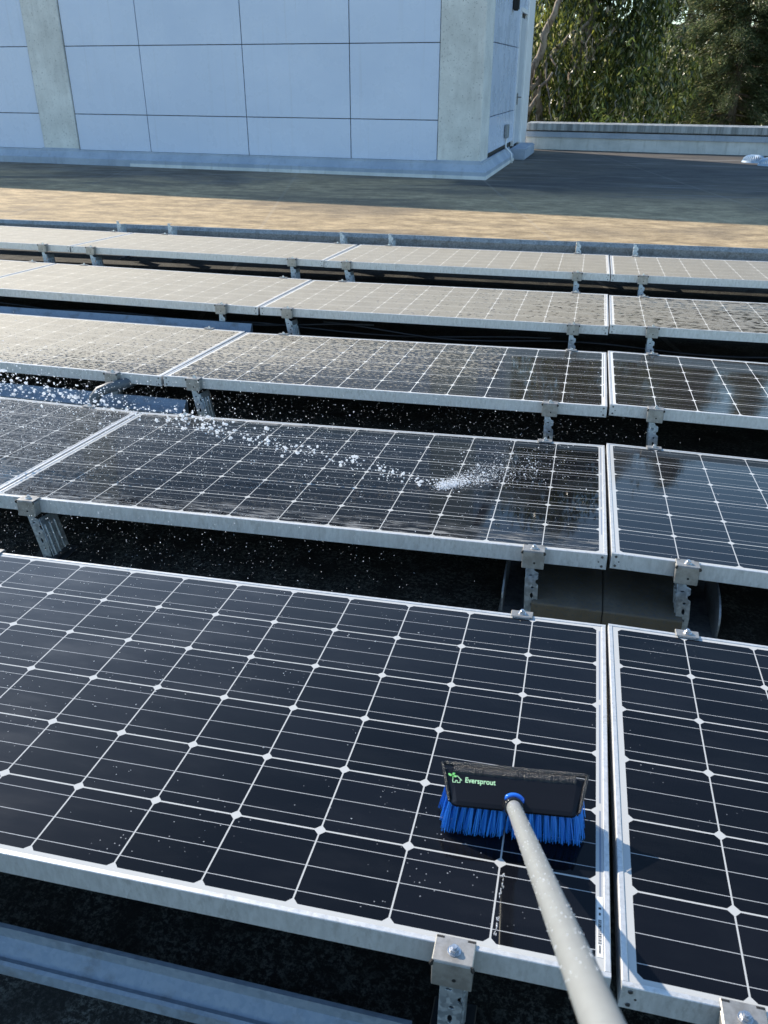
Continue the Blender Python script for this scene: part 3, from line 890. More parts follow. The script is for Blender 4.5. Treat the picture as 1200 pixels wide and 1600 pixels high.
for low, sx, lab, side in (
    ((5, -3), 1.80, 'leftmost bare post behind the farthest row', 0),
    ((5, -2), 0.304, 'second bare post from the left behind the farthest row', 0),
    ((5, -2), 1.814, 'third bare post from the left behind the farthest row', 0),
    ((5, -1), 0.240, 'fourth bare post from the left behind the farthest row', 0),
    ((5, -1), 1.7256, 'bare post behind the farthest row, left of the middle joint', 1),
    ((5, 0), 0.186, 'bare post behind the farthest row, right of the middle joint', 1)):
    bracket(None, sx, low, lab, R(3), side, False)

# ------------------------------------------------------------------ rails, trays, cables
def sheet(name, prof, p0, p1, th, material, label, cat, group=None):
    """bent sheet-metal channel: open profile (outward, z) swept from p0 to p1"""
    p0, p1 = Vector(p0), Vector(p1)
    ez = (p1 - p0).normalized(); ex = Vector((ez.y, -ez.x, 0)).normalized()   # towards the viewer
    nrm = []
    for i in range(len(prof)):
        a = Vector(prof[max(i - 1, 0)]); b = Vector(prof[min(i + 1, len(prof) - 1)])
        d = (b - a).normalized(); nrm.append(Vector((-d.y, d.x)))
    loop = [Vector(q) for q in prof] + [Vector(prof[i]) + nrm[i] * th for i in range(len(prof) - 1, -1, -1)]
    bm = BM(); 
    ln = (p1 - p0).length; K = max(2, int(ln / 0.35)); rings = []
    for j in range(K + 1):
        w_ = Vector((0, 0, random.uniform(-0.0012, 0.0012))) if 0 < j < K else Vector((0, 0, 0))
        rings.append([bm.verts.new(p0 + ez * ln * j / K + ex * q.x + Vector((0, 0, q.y)) + w_) for q in loop])
    for a, b in zip(rings, rings[1:]):
        for k in range(len(loop)): bm.faces.new((a[k], a[(k + 1) % len(loop)], b[(k + 1) % len(loop)], b[k]))
    bm.faces.new(rings[0][::-1]); bm.faces.new(rings[-1])
    bmesh.ops.recalc_face_normals(bm, faces=list(bm.faces))
    bmesh.ops.translate(bm, vec=-p0, verts=list(bm.verts))
    o = obj(name, bm, material); o.location = p0
    return tag(o, label, cat, group)
# front channel, lower left corner
sheet('steel_channel', [(-0.006, 0.052), (0.0, 0.054), (0.004, 0.034), (0.030, 0.014), (0.040, 0.018), (0.044, 0.016), (0.050, 0.0)],
      (-4.2, -0.030, ZR), (-0.30, -0.036, ZR), 0.0022, 'tray', 'bent galvanised steel channel on the roof in the lower left corner', 'channel')
# rail behind the farthest row
sheet('steel_rail', [(-0.03, 0.20), (0.0, 0.203), (0.010, 0.175), (0.006, 0.125), (0.010, 0.065), (0.014, -0.045)],
      (-9.0, 6.06, ZR + 0.052), (-0.25, 6.07, ZR + 0.070), 0.003, 'galv_dark', 'long grey steel rail running behind the farthest row, left of the joint', 'rail', 'rails behind the farthest row')
sheet('steel_rail', [(-0.03, 0.20), (0.0, 0.203), (0.010, 0.175), (0.006, 0.125), (0.010, 0.065), (0.014, -0.045)],
      (-0.245, 6.073, ZR + 0.072), (4.0, 6.08, ZR + 0.080), 0.003, 'galv_dark', 'grey steel rail behind the farthest row on the right', 'rail', 'rails behind the farthest row')
# cable tray behind third row; channel behind second row
sheet('cable_tray', [(-0.02, 0.0), (-0.02, 0.13), (-0.012, 0.130), (0.012, 0.095), (0.05, 0.085), (0.055, 0.0)],
      (-5.7, 3.625, ZR + 0.030), (-2.005, 3.620, ZR + 0.020), 0.002, 'tray', 'pale blue galvanised cable tray behind the third row on the left', 'cable tray')
sheet('cable_tray', [(-0.02, 0.0), (-0.02, 0.11), (-0.010, 0.112), (0.012, 0.085), (0.05, 0.070), (0.055, 0.0)],
      (-4.6, 2.440, ZR + 0.022), (-1.86, 2.435, ZR + 0.005), 0.002, 'tray', 'blue grey steel tray in the spray behind the second row', 'cable tray')
# cables hanging under the fourth row
for k, (x0, x1, y, z, lab) in enumerate(((-4.6, -1.3, 3.72, -0.085, 'upper black cable sagging under the fourth row on the left'),
                                    (-3.9, -0.3, 3.74, -0.098, 'lower black cable sagging under the fourth row in the middle'),
                                    (-1.6, 1.3, 3.73, -0.088, 'black cable sagging under the fourth row on the right'))):
    bm = BM(); pts = []
    for i in range(25):
        f = i / 24; pts.append((x0 + (x1 - x0) * f, y + 0.01 * math.sin(f * 9 + k), z - 0.035 * math.sin(f * math.pi * 2.0) ** 2 - 0.02 * math.sin(f * math.pi)))
    add_tube(bm, pts, 0.0065, 6)
    tag(obj('cable', bm, 'cable', None, True), lab, 'cable', 'cables under the fourth row')
# conduit elbow behind second row
bm = BM()
pts = [(-2.27, 2.34, ZR + 0.0), (-2.27, 2.34, ZR + 0.09), (-2.262, 2.345, ZR + 0.13), (-2.240, 2.36, ZR + 0.158), (-2.205, 2.39, ZR + 0.17), (-2.16, 2.45, ZR + 0.172), (-2.10, 2.60, ZR + 0.172)]
add_tube(bm, pts, 0.024, 12)
tag(obj('conduit_elbow', bm, 'conduit', None, True), 'grey bent conduit elbow rising out of the tray behind the second row', 'conduit')

# ------------------------------------------------------------------ ballast pavers in their tray
tr_ = empty('support_tray', Matrix.Translation((0.01, 1.32, ZR)), 'dark steel tray with rounded ends carrying the two paver blocks', 'tray')
bm = BM(); add_box(bm, (0, 0.05, 0.012), (0.62, 0.50, 0.006), 0.002); obj('base', bm, 'galv_dark', tr_)
for sx in (-1, 1):
    pm = plate_mesh([(-0.16, 0.0), (0.12, 0.0)] + [(0.12 - 0.10 + 0.10 * math.cos(R(a)), 0.06 + 0.06 * math.sin(R(a))) for a in range(0, 91, 15)] + [(-0.16, 0.12)], [], 0.004, 0.0008)
    pm.transform(Matrix.Rotation(R(90), 4, 'X')); pm.transform(Matrix.Rotation(R(-90), 4, 'Z'))
    o = link('side_plate', pm, 'galv_dark', tr_); o.location = (sx * 0.30, 0.02, 0.016)
for x0, x1, lab in ((-0.205, -0.0055, 'left grey concrete paver block between the front two rows'), (-0.004, 0.212, 'right grey concrete paver block between the front two rows')):
    bm = BM(); add_box(bm, (0, 0, 0.037), (x1 - x0, 0.40, 0.074), 0.005, None, 2)
    o = obj('paver_block', bm, 'paver'); o.location = ((x0 + x1) / 2, 1.40, ZR + 0.0155); tag(o, lab, 'paver', 'ballast pavers between the rows')

# ------------------------------------------------------------------ drain strainers by the parapet
def strainer(loc, r, label):
    e = empty('roof_drain', Matrix.Translation(loc), label, 'drain', 'domed roof drains by the parapet')
    bm = BM(); add_cyl(bm, (0, 0, 0), (0, 0, 0.03), r * 1.12, r * 1.05, 28); obj('rim', bm, 'drain', e)
    bm = BM()
    for k in range(28):
        a = 2 * math.pi * k / 28
        pts = [(r * math.cos(a) * math.cos(b) ** 0.6, r * math.sin(a) * math.cos(b) ** 0.6, 0.02 + 0.10 * math.sin(b)) for b in [R(x) for x in (0, 25, 45, 62, 78)]]
        add_tube(bm, pts, 0.009, 5)
    add_cyl(bm, (0, 0, 0.105), (0, 0, 0.122), r * 0.45, r * 0.40, 20)
    obj('dome_cage', bm, 'drain', e)
strainer((2.66, 17.0, ZR), 0.19, 'blue grey domed roof drain cage standing nearer the parapet')
strainer((2.84, 16.4, ZR), 0.18, 'blue grey domed roof drain cage in front of the other, at the right edge')

# ------------------------------------------------------------------ trees
def leaf_quads(P, DIR, NRM, ln, wd):
    """kite-shaped leaves: base P, along DIR, width across DIR x NRM"""
    n = len(P)
    side = np.cross(DIR, NRM); side /= np.linalg.norm(side, axis=1)[:, None] + 1e-9
    a = P; b = P + DIR * ln[:, None] * 0.42 + side * wd[:, None] * 0.5
    c = P + DIR * ln[:, None]; d = P + DIR * ln[:, None] * 0.42 - side * wd[:, None] * 0.5
    return np.stack([a, b, c, d], 1).reshape(-1, 3)
def quad_mesh(name, verts):
    me = bpy.data.meshes.new(name); n = len(verts) // 4
    me.vertices.add(len(verts)); me.vertices.foreach_set('co', verts.astype(np.float32).ravel())
    me.loops.add(len(verts)); me.loops.foreach_set('vertex_index', np.arange(len(verts), dtype=np.int32))
    me.polygons.add(n); me.polygons.foreach_set('loop_start', np.arange(0, 4 * n, 4, dtype=np.int32))
    me.polygons.foreach_set('loop_total', np.full(n, 4, dtype=np.int32))
    me.update(calc_edges=True); return me
def unit(v): return v / (np.linalg.norm(v, axis=1)[:, None] + 1e-9)

def dirv(az, dist, z): return Vector((CAM.x + dist * math.sin(R(az)), CAM.y + dist * math.cos(R(az)), z))

# drooping eucalyptus
tb = dirv(-1.0, 31.0, -9.0)
euc = empty('eucalyptus_tree', Matrix.Translation(tb), 'large drooping eucalyptus with pale limbs behind the parapet', 'tree')
def droop_leaves(nstr, cx, cy, cz, rx, ry, rz, hole=0.35):
    """hanging branchlets with pendulous leaves, gathered in clumps"""
    out = []
    ncl = nstr // 22
    cl = rng.uniform(-1, 1, (ncl * 3, 3)); cl = cl[np.linalg.norm(cl, axis=1) < 1][:ncl]
    cl = cl * (rx, ry, rz) + (cx, cy, cz)
    for c in cl:
        k = int(rng.integers(12, 34)); sp = rng.uniform(0.35, 0.75)
        st = c + rng.normal(0, 1, (k, 3)) * (sp, sp, sp * 0.7)
        for q in st:
            hl = rng.uniform(0.5, 1.3); m_ = int(hl * 12)
            f = np.sort(rng.uniform(0, 1, m_))
            sway = rng.normal(0, 0.22, 2)
            P = np.stack([q[0] + sway[0] * f + rng.normal(0, 0.05, m_), q[1] + sway[1] * f + rng.normal(0, 0.05, m_), q[2] - hl * f], 1)
            d = np.stack([rng.normal(0, 0.50, m_), rng.normal(0, 0.50, m_), -np.ones(m_)], 1)
            nn = rng.normal(0, 1, (m_, 3))
            out.append(leaf_quads(P, unit(d), unit(nn), rng.uniform(0.15, 0.30, m_), rng.uniform(0.045, 0.085, m_)))
    return np.concatenate(out)
LV = [droop_leaves(1700, tb.x - 0.25, tb.y - 0.4, 1.2, 3.1, 2.2, 3.8),
      droop_leaves(900, tb.x + 0.0, tb.y + 2.2, 1.0, 3.1, 1.4, 4.4),
      droop_leaves(2200, tb.x - 0.3, tb.y + 0.6, 7.0, 3.3, 2.6, 3.6)]
me = quad_mesh('crown', np.concatenate(LV) - np.array(tb)); link('crown', me, 'euc_leaf', euc)
bm = BM()
def limb(pts, r0, r1, wob=0.08):
    pts = [Vector(q) for q in pts]; P = []
    for a, b in zip(pts, pts[1:]):
        for i in range(5): P.append(a.lerp(b, i / 5) + Vector((random.gauss(0, wob), random.gauss(0, wob), random.gauss(0, wob * 0.5))) * (1 if i else 0))
    P.append(pts[-1]); n = len(P)
    add_tube(bm, [q - tb for q in P], [r0 + (r1 - r0) * i / (n - 1) for i in range(n)], 9)
limb([tb, dirv(-1.4, 31, -4), dirv(-1.9, 31, 1), dirv(-0.6, 31, 6), dirv(0, 31, 9)], 0.42, 0.06)
limb([dirv(-1.8, 31, -2.5), dirv(-3.4, 30, -0.6), dirv(-4.3, 29.3, 0.9)], 0.15, 0.10, 0.04)
limb([dirv(-4.7, 29.6, -0.6), dirv(-4.05, 29.6, 1.0), dirv(-3.4, 29.7, 1.75), dirv(-2.6, 29.8, 2.1), dirv(-1.4, 29.9, 2.6)], 0.11, 0.04, 0.05)
limb([dirv(-4.6, 29.0, 0.95), dirv(-3.9, 28.8, 2.2), dirv(-3.0, 28.6, 3.2), dirv(-2.4, 28.4, 5.4)], 0.13, 0.05, 0.05)
limb([dirv(-4.5, 28.6, 0.1), dirv(-3.9, 28.5, 0.75), dirv(-3.2, 28.4, 1.25)], 0.07, 0.03, 0.03)
limb([dirv(-1.9, 30.8, 1), dirv(-0.9, 30.2, 1.9), dirv(0.2, 30.0, 2.5)], 0.08, 0.03, 0.05)
limb([dirv(-3.6, 29.0, 1.5), dirv(-3.2, 28.5, 0.3), dirv(-3.0, 28.4, -0.4)], 0.035, 0.012, 0.04)
limb([dirv(-3.4, 29.0, 1.7), dirv(-2.8, 28.4, 0.9), dirv(-2.3, 28.3, 0.2)], 0.035, 0.012, 0.05)
limb([dirv(-0.5, 31, 5), dirv(1.5, 30.5, 7), dirv(3, 30, 7.6)], 0.14, 0.04)
for k in range(18):
    a0 = random.uniform(-4.4, 2.8); z0 = random.uniform(-0.6, 3.0); d0 = random.uniform(28.0, 29.5)
    limb([dirv(a0, d0, z0), dirv(a0 + random.uniform(-0.5, 0.5), d0, z0 - random.uniform(0.4, 1.1))], 0.014, 0.005, 0.05)
obj('trunk', bm, 'bark', euc, True)
# smaller yellow-green sapling in front of it
sb = dirv(1.0, 26.0, -9.0)
sap = empty('leafy_sapling', Matrix.Translation(sb), 'bright yellow green young tree in front of the dark eucalyptus', 'tree')
out = []
for k in range(75):
    q = np.array(dirv(random.gauss(0.9, 1.0), 26 + random.uniform(-0.7, 0.7), random.gauss(-0.55, 0.62)))
    m_ = 11
    P = q + rng.normal(0, 0.09, (m_, 3)); d = np.stack([rng.normal(0, 0.8, m_), rng.normal(0, 0.8, m_), -np.abs(rng.normal(0.7, 0.4, m_))], 1)
    out.append(leaf_quads(P, unit(d), unit(rng.normal(0, 1, (m_, 3))), rng.uniform(0.12, 0.20, m_), rng.uniform(0.035, 0.06, m_)))
M['sap_leaf'] = leaf_mat('sapling_leaf', (0.09, 0.13, 0.03), (0.19, 0.22, 0.05), (0.26, 0.24, 0.08), 0.5, 0.35)
me = quad_mesh('crown', np.concatenate(out) - np.array(sb)); link('crown', me, 'sap_leaf', sap)
bm = BM()
add_tube(bm, [(0, 0, 0), (0.06, 0, 3), (-0.02, 0.02, 6), (0.05, 0, 8.2), (0.1, 0, 9.3)], [0.07, 0.06, 0.045, 0.03, 0.01], 8)
for k in range(9):
    z = 7.0 + k * 0.25; a = k * 2.4
    add_tube(bm, [(0.0, 0, z), (0.35 * math.cos(a), 0.25 * math.sin(a), z + 0.25)], [0.014, 0.005], 5)
obj('trunk', bm, 'bark2', sap, True)

# conifers on the right: tiers of drooping sprays around a visible trunk
def conifer(name, base, top, rad, ntier, dens, label, seed):
    rg = np.random.default_rng(seed)
    e = empty(name, Matrix.Translation(base), label, 'tree', 'conifers beyond the parapet')
    out = []; bm = BM(); hgt = top - base.z
    add_tube(bm, [(0, 0, 0), (0.05, 0, hgt * 0.4), (-0.04, 0.03, hgt * 0.75), (0, 0, hgt)], [0.24, 0.17, 0.09, 0.02], 9)
    for i in range(ntier):
        f = i / (ntier - 1); z = hgt * (0.40 + 0.59 * f)
        rr = rad * (1 - f) ** 0.75 * rg.uniform(0.75, 1.15) + 0.12
        nb = int(rg.integers(6, 9))
        for b in range(nb):
            a = rg.uniform(0, 2 * math.pi); ln = rr * rg.uniform(0.55, 1.1)
            tip = np.array((math.cos(a) * ln, math.sin(a) * ln, -ln * rg.uniform(0.05, 0.35)))
            add_tube(bm, [(0, 0, z), tuple(tip * 0.5 + (0, 0, z + 0.05)), tuple(tip + (0, 0, z))], [0.030, 0.018, 0.006], 5)
            ns = int(dens * ln) + 3
            for s_ in range(ns):
                g = rg.uniform(0.25, 1.05); c = tip * g + (0, 0, z) + rg.normal(0, 0.10, 3)
                m_ = 13
                P = c + rg.normal(0, 1, (m_, 3)) * (0.13, 0.13, 0.08)
                d = unit(tip[None, :] * 0.7 + rg.normal(0, 0.5, (m_, 3)) + (0, 0, -0.25))
                out.append(leaf_quads(P, d, unit(rg.normal(0, 1, (m_, 3)) + (0, 0, 0.9)), rg.uniform(0.09, 0.20, m_), rg.uniform(0.022, 0.050, m_)))
    me = quad_mesh('crown', np.concatenate(out)); link('crown', me, 'con_leaf', e)
    obj('trunk', bm, 'bark2', e, True)
conifer('conifer_tree', dirv(7.3, 40.0, -9.0), 10.4, 3.9, 46, 22, 'dense grey green conifer with its trunk showing, right behind the parapet', 3)
conifer('conifer_tree', dirv(11.2, 43.0, -9.0), 9.0, 3.6, 36, 20, 'dark conifer at the right photo edge, partly hidden by the nearer one', 5)
conifer('conifer_tree', dirv(4.2, 46.0, -9.0), 12.0, 3.4, 36, 18, 'dark conifer half hidden between the eucalyptus and the grey green conifer', 8)
# far wood beyond everything, one mass
out = []
for k in range(1900):
    az = rng.uniform(-30, 45); dist = rng.uniform(55, 75)
    topz = 1.6 + 2.4 * math.sin(az * 0.23) * math.sin(az * 0.71 + 1) + rng.uniform(-1.5, 0.8)
    q = np.array(dirv(az, dist, topz + 2.5 - 10.5 * rng.beta(1.2, 1.4)))
    m_ = 26
    P = q + rng.normal(0, 1, (m_, 3)) * (1.3, 1.3, 0.9)
    out.append(leaf_quads(P, unit(rng.normal(0, 1, (m_, 3)) + (0, 0, -0.4)), unit(rng.normal(0, 1, (m_, 3))), rng.uniform(0.5, 1.1, m_), rng.uniform(0.3, 0.6, m_)))
me = quad_mesh('distant_woodland', np.concatenate(out)); o = link('distant_woodland', me, 'far_leaf'); tag(o, 'dark wooded belt far beyond the parapet', 'woodland', kind='stuff')
# brick house glimpsed at the right edge
hb = dirv(9.9, 44.0, -9.0)
hs = empty('brick_house', Matrix.Translation(hb), 'red brick house glimpsed through the conifers at the right edge', 'house')
bm = BM(); add_box(bm, (1.55, 3, 4.3), (3.6, 6, 8.6)); obj('wall', bm, 'brick', hs)
bm = BM(); add_prism(bm, [(-0.5, 8.61), (3.6, 8.61), (3.6, 8.9), (1.5, 10.2), (-0.5, 8.9)], (0, -0.3, 0), (1, 0, 0), (0, 0, 1), (0, 1, 0), 6.6); obj('roof', bm, 'white_trim', hs)

# ------------------------------------------------------------------ wash brush on its pole
o, s, t, n = FR[(1, -1)]
ca, sa = math.cos(R(5.5)), math.sin(R(5.5))
e1 = s * ca + t * sa; e2 = t * ca - s * sa
bo = o + s * 1.7885 + t * 0.239
brush = empty('wash_brush', mat4(bo, e1, e2, n), 'black wash brush with blue bristles on a pale metal pole, resting on the front panel', 'brush')
# block: lofted sections along its length; profile (y away, z up)
def loft(bm, secs):
    rings = [[bm.verts.new(Vector(q)) for q in sec] for sec in secs]
    for a, b in zip(rings, rings[1:]):
        for k in range(len(a)): bm.faces.new((a[k], a[(k + 1) % len(a)], b[(k + 1) % len(a)], b[k]))
    bm.faces.new(rings[0][::-1]); bm.faces.new(rings[-1])
    bmesh.ops.recalc_face_normals(bm, faces=list(bm.faces))
bm = BM(); secs = []
for x in (-0.121, -0.117, -0.108, -0.06, 0, 0.06, 0.108, 0.117, 0.121):
    ed = max(0.0, abs(x) - 0.108) / 0.013
    y0 = -0.002 + 0.006 * ed
    top = 0.0
    n_, f_ = x * 0.915, x * 1.02
    secs.append([(n_, y0, 0.0570), (n_, y0 - 0.001, 0.0620), (n_, y0 + 0.005, 0.0660 - 0.003 * ed), ((n_ + f_) / 2, 0.030, 0.0760 - 0.003 * ed), (f_, 0.060, 0.0878 - 0.003 * ed), (f_, 0.0645, 0.0850 - 0.003 * ed), (f_, 0.062, 0.060)])
loft(bm, secs)
obj('block', bm, 'plastic', brush)
# rubber bumper around the far edge and the two ends
bm = BM(); pts = []; rad = []
pth = [(-0.1115, 0.003, 0.0640), (-0.1160, 0.020, 0.0712), (-0.1225, 0.048, 0.0830), (-0.1285, 0.068, 0.0915), (-0.1215, 0.0690, 0.0895), (-0.06, 0.0685, 0.0893), (0, 0.0685, 0.0893), (0.06, 0.0685, 0.0893), (0.1215, 0.0690, 0.0895), (0.1285, 0.068, 0.0915), (0.1225, 0.048, 0.0830), (0.1160, 0.020, 0.0712), (0.1115, 0.003, 0.0640)]
add_tube(bm, pth, [0.0022, 0.0028, 0.0032, 0.0030, 0.0042, 0.005, 0.005, 0.005, 0.0042, 0.0030, 0.0032, 0.0028, 0.0022], 8)
# raised wet band along the far edge
secs = []
for i in range(81):
    x = -0.108 + 0.216 * i / 80; h = random.uniform(0.0, 0.0016); g = random.uniform(-0.0008, 0.0008)
    secs.append([(x, 0.0500 + g, 0.0830), (x, 0.0530 + g, 0.0868 + h), (x, 0.059, 0.0898 + h), (x, 0.065, 0.0905 + h * 0.6), (x, 0.067, 0.086)])
loft(bm, secs)
obj('bumper', bm, 'rubber', brush)
# bristles: tufts of thin flared filaments
bm = BM()
for row in range(6):
    yb = 0.004 + row * 0.0105
    for k in range(18):
        xb = (-0.108 + 0.216 * k / 17 + (0.0018 if row % 2 else -0.0018)) * (1 + 0.012 * row)
        fx = (xb / 0.112) * 0.009; fy = (yb - 0.030) / 0.026 * 0.006
        if row == 0 and abs(xb + 0.004) < 0.006: continue
        for j in range(24):
            a = random.uniform(0, 2 * math.pi); rr = 0.0044 * math.sqrt(random.random())
            b0 = Vector((xb + rr * math.cos(a) * 0.7, yb + rr * math.sin(a) * 0.7, 0.0600 + max(0, yb) * 0.3))
            tip = Vector((xb + fx + rr * math.cos(a) * 1.75 + random.gauss(0, 0.0008), yb + fy + rr * math.sin(a) * 1.75 - 0.002 + random.gauss(0, 0.0008), 0.0012 + random.uniform(0, 0.003)))
            mid = b0.lerp(tip, 0.5) + Vector((0, 0, 0.001))
            w = 0.00062
            d1 = Vector((w, 0, 0)); d2 = Vector((-w * 0.5, w * 0.87, 0)); d3 = Vector((-w * 0.5, -w * 0.87, 0))
            R0 = [bm.verts.new(b0 + d) for d in (d1, d2, d3)]; R1 = [bm.verts.new(mid + d) for d in (d1, d2, d3)]; R2 = [bm.verts.new(tip + d * 0.8) for d in (d1, d2, d3)]
            for A_, B_ in ((R0, R1), (R1, R2)):
                for q in range(3): bm.faces.new((A_[q], A_[(q + 1) % 3], B_[(q + 1) % 3], B_[q]))
            bm.faces.new(R2)
obj('bristles', bm, 'bristle', brush)
# socket + blue collar + pole (towards the photographer)
Mb = mat4(bo, e1, e2, n); Mi = Mb.inverted()
ca_, fc = None, None
def raypt(px, py, depth):
    return CAM + (fwd + right * ((px - 600) / 1300.87) - upv * ((py - 800) / 1300.87)) * depth
P0 = Mi @ raypt(803, 1262, 1.418); P1 = Mi @ raypt(941, 1600, 0.475)
pdv = (P1 - P0).normalized()
bm = BM()
add_tube(bm, [P0 - pdv * 0.036, P0 - pdv * 0.018, P0 - pdv * 0.004, P0 + pdv * 0.003, P0 + pdv * 0.005], [0.021, 0.0190, 0.0172, 0.0160, 0.0140], 24)
obj('socket', bm, 'plastic', brush, True)
bm = BM()
# blue flow-through ring: torus arc on the upper side of the socket
ax = pdv; sx_ = ax.cross(Vector((0, 0, 1))).normalized(); sy_ = sx_.cross(ax).normalized()
if sy_.z < 0: sy_ = -sy_
pts = [P0 - pdv * 0.010 + (sx_ * math.cos(R(a)) + sy_ * math.sin(R(a))) * 0.0180 for a in range(35, 156, 8)]
add_tube(bm, pts, [0.0015, 0.0035] + [0.0055] * (len(pts) - 4) + [0.0035, 0.0015], 8)
obj('collar', bm, 'blue', brush, True)
bm = BM()
PE = P0 + (P1 - P0) * 1.16
K = 26
add_tube(bm, [P0.lerp(PE, i / K) for i in range(K + 1)], 0.0127, 28)
pole = obj('pole', bm, 'pole', brush, True)
# water beads clinging to the pole
bm = BM()
for k in range(420):
    f = random.uniform(0.03, 0.95); a = random.uniform(0, 2 * math.pi); r = random.choice((0.0004, 0.0005, 0.0007, 0.0009))
    q = P0.lerp(P1, f) + (sx_ * math.cos(a) + sy_ * math.sin(a)) * 0.0127
    bmesh.ops.create_icosphere(bm, subdivisions=1, radius=r, matrix=Matrix.Translation(q) @ Matrix.Scale(1.5, 4, pdv))
tag(obj('water_beads', bm, 'water', pole, True), kind='stuff')
# lettering and emblem, laid on the sloping face of the block
face_o = Vector((-0.1155, 0.0365, 0.07855)); fy_ = Vector((0, 0.030, 0.0118)).normalized(); fx_ = Vector((1, 0, 0)); fn_ = fx_.cross(fy_)
Mf = Matrix((fx_, fy_, fn_)).transposed().to_4x4(); Mf.translation = face_o + fn_ * 0.0006
cu = bpy.data.curves.new('txt', 'FONT'); cu.body = 'Eversprout'; cu.size = 0.0140; cu.extrude = 0.00015; cu.offset = 0.0002
to = bpy.data.objects.new('tmp_txt', cu); COL.objects.link(to)
me = bpy.data.meshes.new_from_object(to.evaluated_get(bpy.context.evaluated_depsgraph_get()))
bpy.data.objects.remove(to)
wtx = max(v.co.x for v in me.vertices)
me.transform(Matrix.Scale(0.054 / wtx, 4, Vector((1, 0, 0)))); me.transform(Mf @ Matrix.Translation((0.029, -0.0005, 0)))
link('lettering', me, 'logo_pale', brush)
bm = BM()
def stroke(pts, w=0.0011):
    for a, b in zip(pts, pts[1:]):
        a, b = Vector((*a, 0)), Vector((*b, 0)); d = (b - a).normalized(); q = Vector((-d.y, d.x, 0)) * w / 2
        a -= d * w * 0.4; b += d * w * 0.4
        lo = [bm.verts.new(v_) for v_ in (a + q, a - q, b - q, b + q)]; hi = [bm.verts.new(v_.co + Vector((0, 0, 0.0003))) for v_ in lo]
        bm.faces.new(hi[::-1])
        for i in range(4): bm.faces.new((lo[i], lo[(i + 1) % 4], hi[(i + 1) % 4], hi[i]))
stroke([(0.0075, 0.001), (0.0075, -0.007), (0.0125, -0.007), (0.0125, -0.0035), (0.0155, -0.0035), (0.0155, -0.007), (0.0205, -0.007), (0.0205, 0.0)])
stroke([(0.0235, -0.0025), (0.0150, 0.0055), (0.0120, 0.0028)])
bmesh.ops.recalc_face_normals(bm, faces=list(bm.faces))
me = bpy.data.meshes.new('emblem'); bm.to_mesh(me); bm.free(); me.transform(Mf @ Matrix.Translation((0, 0.005, 0))); em = link('emblem', me, 'logo_pale', brush)
bm = BM()
for ang, cx, cy, ln in ((150, 0.0055, 0.0045, 0.0085), (60, 0.0065, 0.0058, 0.0085), (15, 0.0075, 0.0036, 0.0075)):
    d = Vector((math.cos(R(ang)), math.sin(R(ang)), 0)); q = Vector((-d.y, d.x, 0)); b = Vector((cx, cy, 0))
    vs = [bm.verts.new(b + d * ln * f + q * ln * w + Vector((0, 0, 0.0003))) for f, w in ((0, 0), (0.3, 0.26), (0.65, 0.24), (1, 0), (0.65, -0.24), (0.3, -0.26))]
    fc_ = bm.faces.new(vs); fc_.normal_update()
    if fc_.normal.z < 0: fc_.normal_flip()
a_ = [bm.verts.new(v_) for v_ in (Vector((0.0060, 0.0045, 0.0003)), Vector((0.0070, 0.0045, 0.0003)), Vector((0.0078, -0.001, 0.0003)), Vector((0.0070, -0.001, 0.0003)))]
f_ = bm.faces.new(a_); f_.normal_update()
if f_.normal.z < 0: f_.normal_flip()
me = bpy.data.meshes.new('leaf_sprout'); bm.to_mesh(me); bm.free(); me.transform(Mf @ Matrix.Translation((0, 0.005, 0))); link('leaf_sprout', me, 'logo_green', em)

# ------------------------------------------------------------------ water jet, splash, mist, drops on the glass
ICO = BM(); bmesh.ops.create_icosphere(ICO, subdivisions=1, radius=1.0)
IV = np.array([v.co[:] for v in ICO.verts]); IF = np.array([[v.index for v in f.verts] for f in ICO.faces]); ICO.free()
OCT_V = np.array([(1, 0, 0), (-1, 0, 0), (0, 1, 0), (0, -1, 0), (0, 0, 1), (0, 0, -1)], float)
OCT_F = np.array([(0, 2, 4), (2, 1, 4), (1, 3, 4), (3, 0, 4), (2, 0, 5), (1, 2, 5), (3, 1, 5), (0, 3, 5)])
def blobs(name, P, rad, material, label, cat, stretch=None, lowpoly=False, smooth_f=True):
    BV, BF = (OCT_V, OCT_F) if lowpoly else (IV, IF)
    n = len(P); nv = len(BV)
    sc = np.ones((n, 3)) if stretch is None else stretch
    V_ = (BV[None] * (rad[:, None] * sc)[:, None, :] * (1 + (0 if lowpoly else 0.20) * rng.normal(0, 1, (n, nv, 1))) + P[:, None, :]).reshape(-1, 3)
    F_ = (BF[None] + (np.arange(n) * nv)[:, None, None]).reshape(-1, 3)
    me = bpy.data.meshes.new(name)
    me.vertices.add(len(V_)); me.vertices.foreach_set('co', V_.astype(np.float32).ravel())
    me.loops.add(len(F_) * 3); me.loops.foreach_set('vertex_index', F_.astype(np.int32).ravel())
    me.polygons.add(len(F_)); me.polygons.foreach_set('loop_start', np.arange(0, 3 * len(F_), 3, dtype=np.int32)); me.polygons.foreach_set('loop_total', np.full(len(F_), 3, dtype=np.int32))
    me.update(calc_edges=True)
    o = link(name, me, material, None, smooth_f); return tag(o, label, cat, kind='stuff')
def jet(x):          # centre of the stream: falls from the left onto the second row
    u_ = (x + 2.18) / 1.633
    return np.array((x, 1.65, 0.19 - 0.165 * u_ - 0.072 * u_ * u_ + 0.004))
xs_ = np.sort(-0.56 - 2.84 * rng.beta(1.25, 1.0, 1700)); P = np.array([jet(x) for x in xs_])
sp = np.interp(xs_, (-3.4, -2.0, -1.2, -0.56), (0.050, 0.036, 0.021, 0.015))
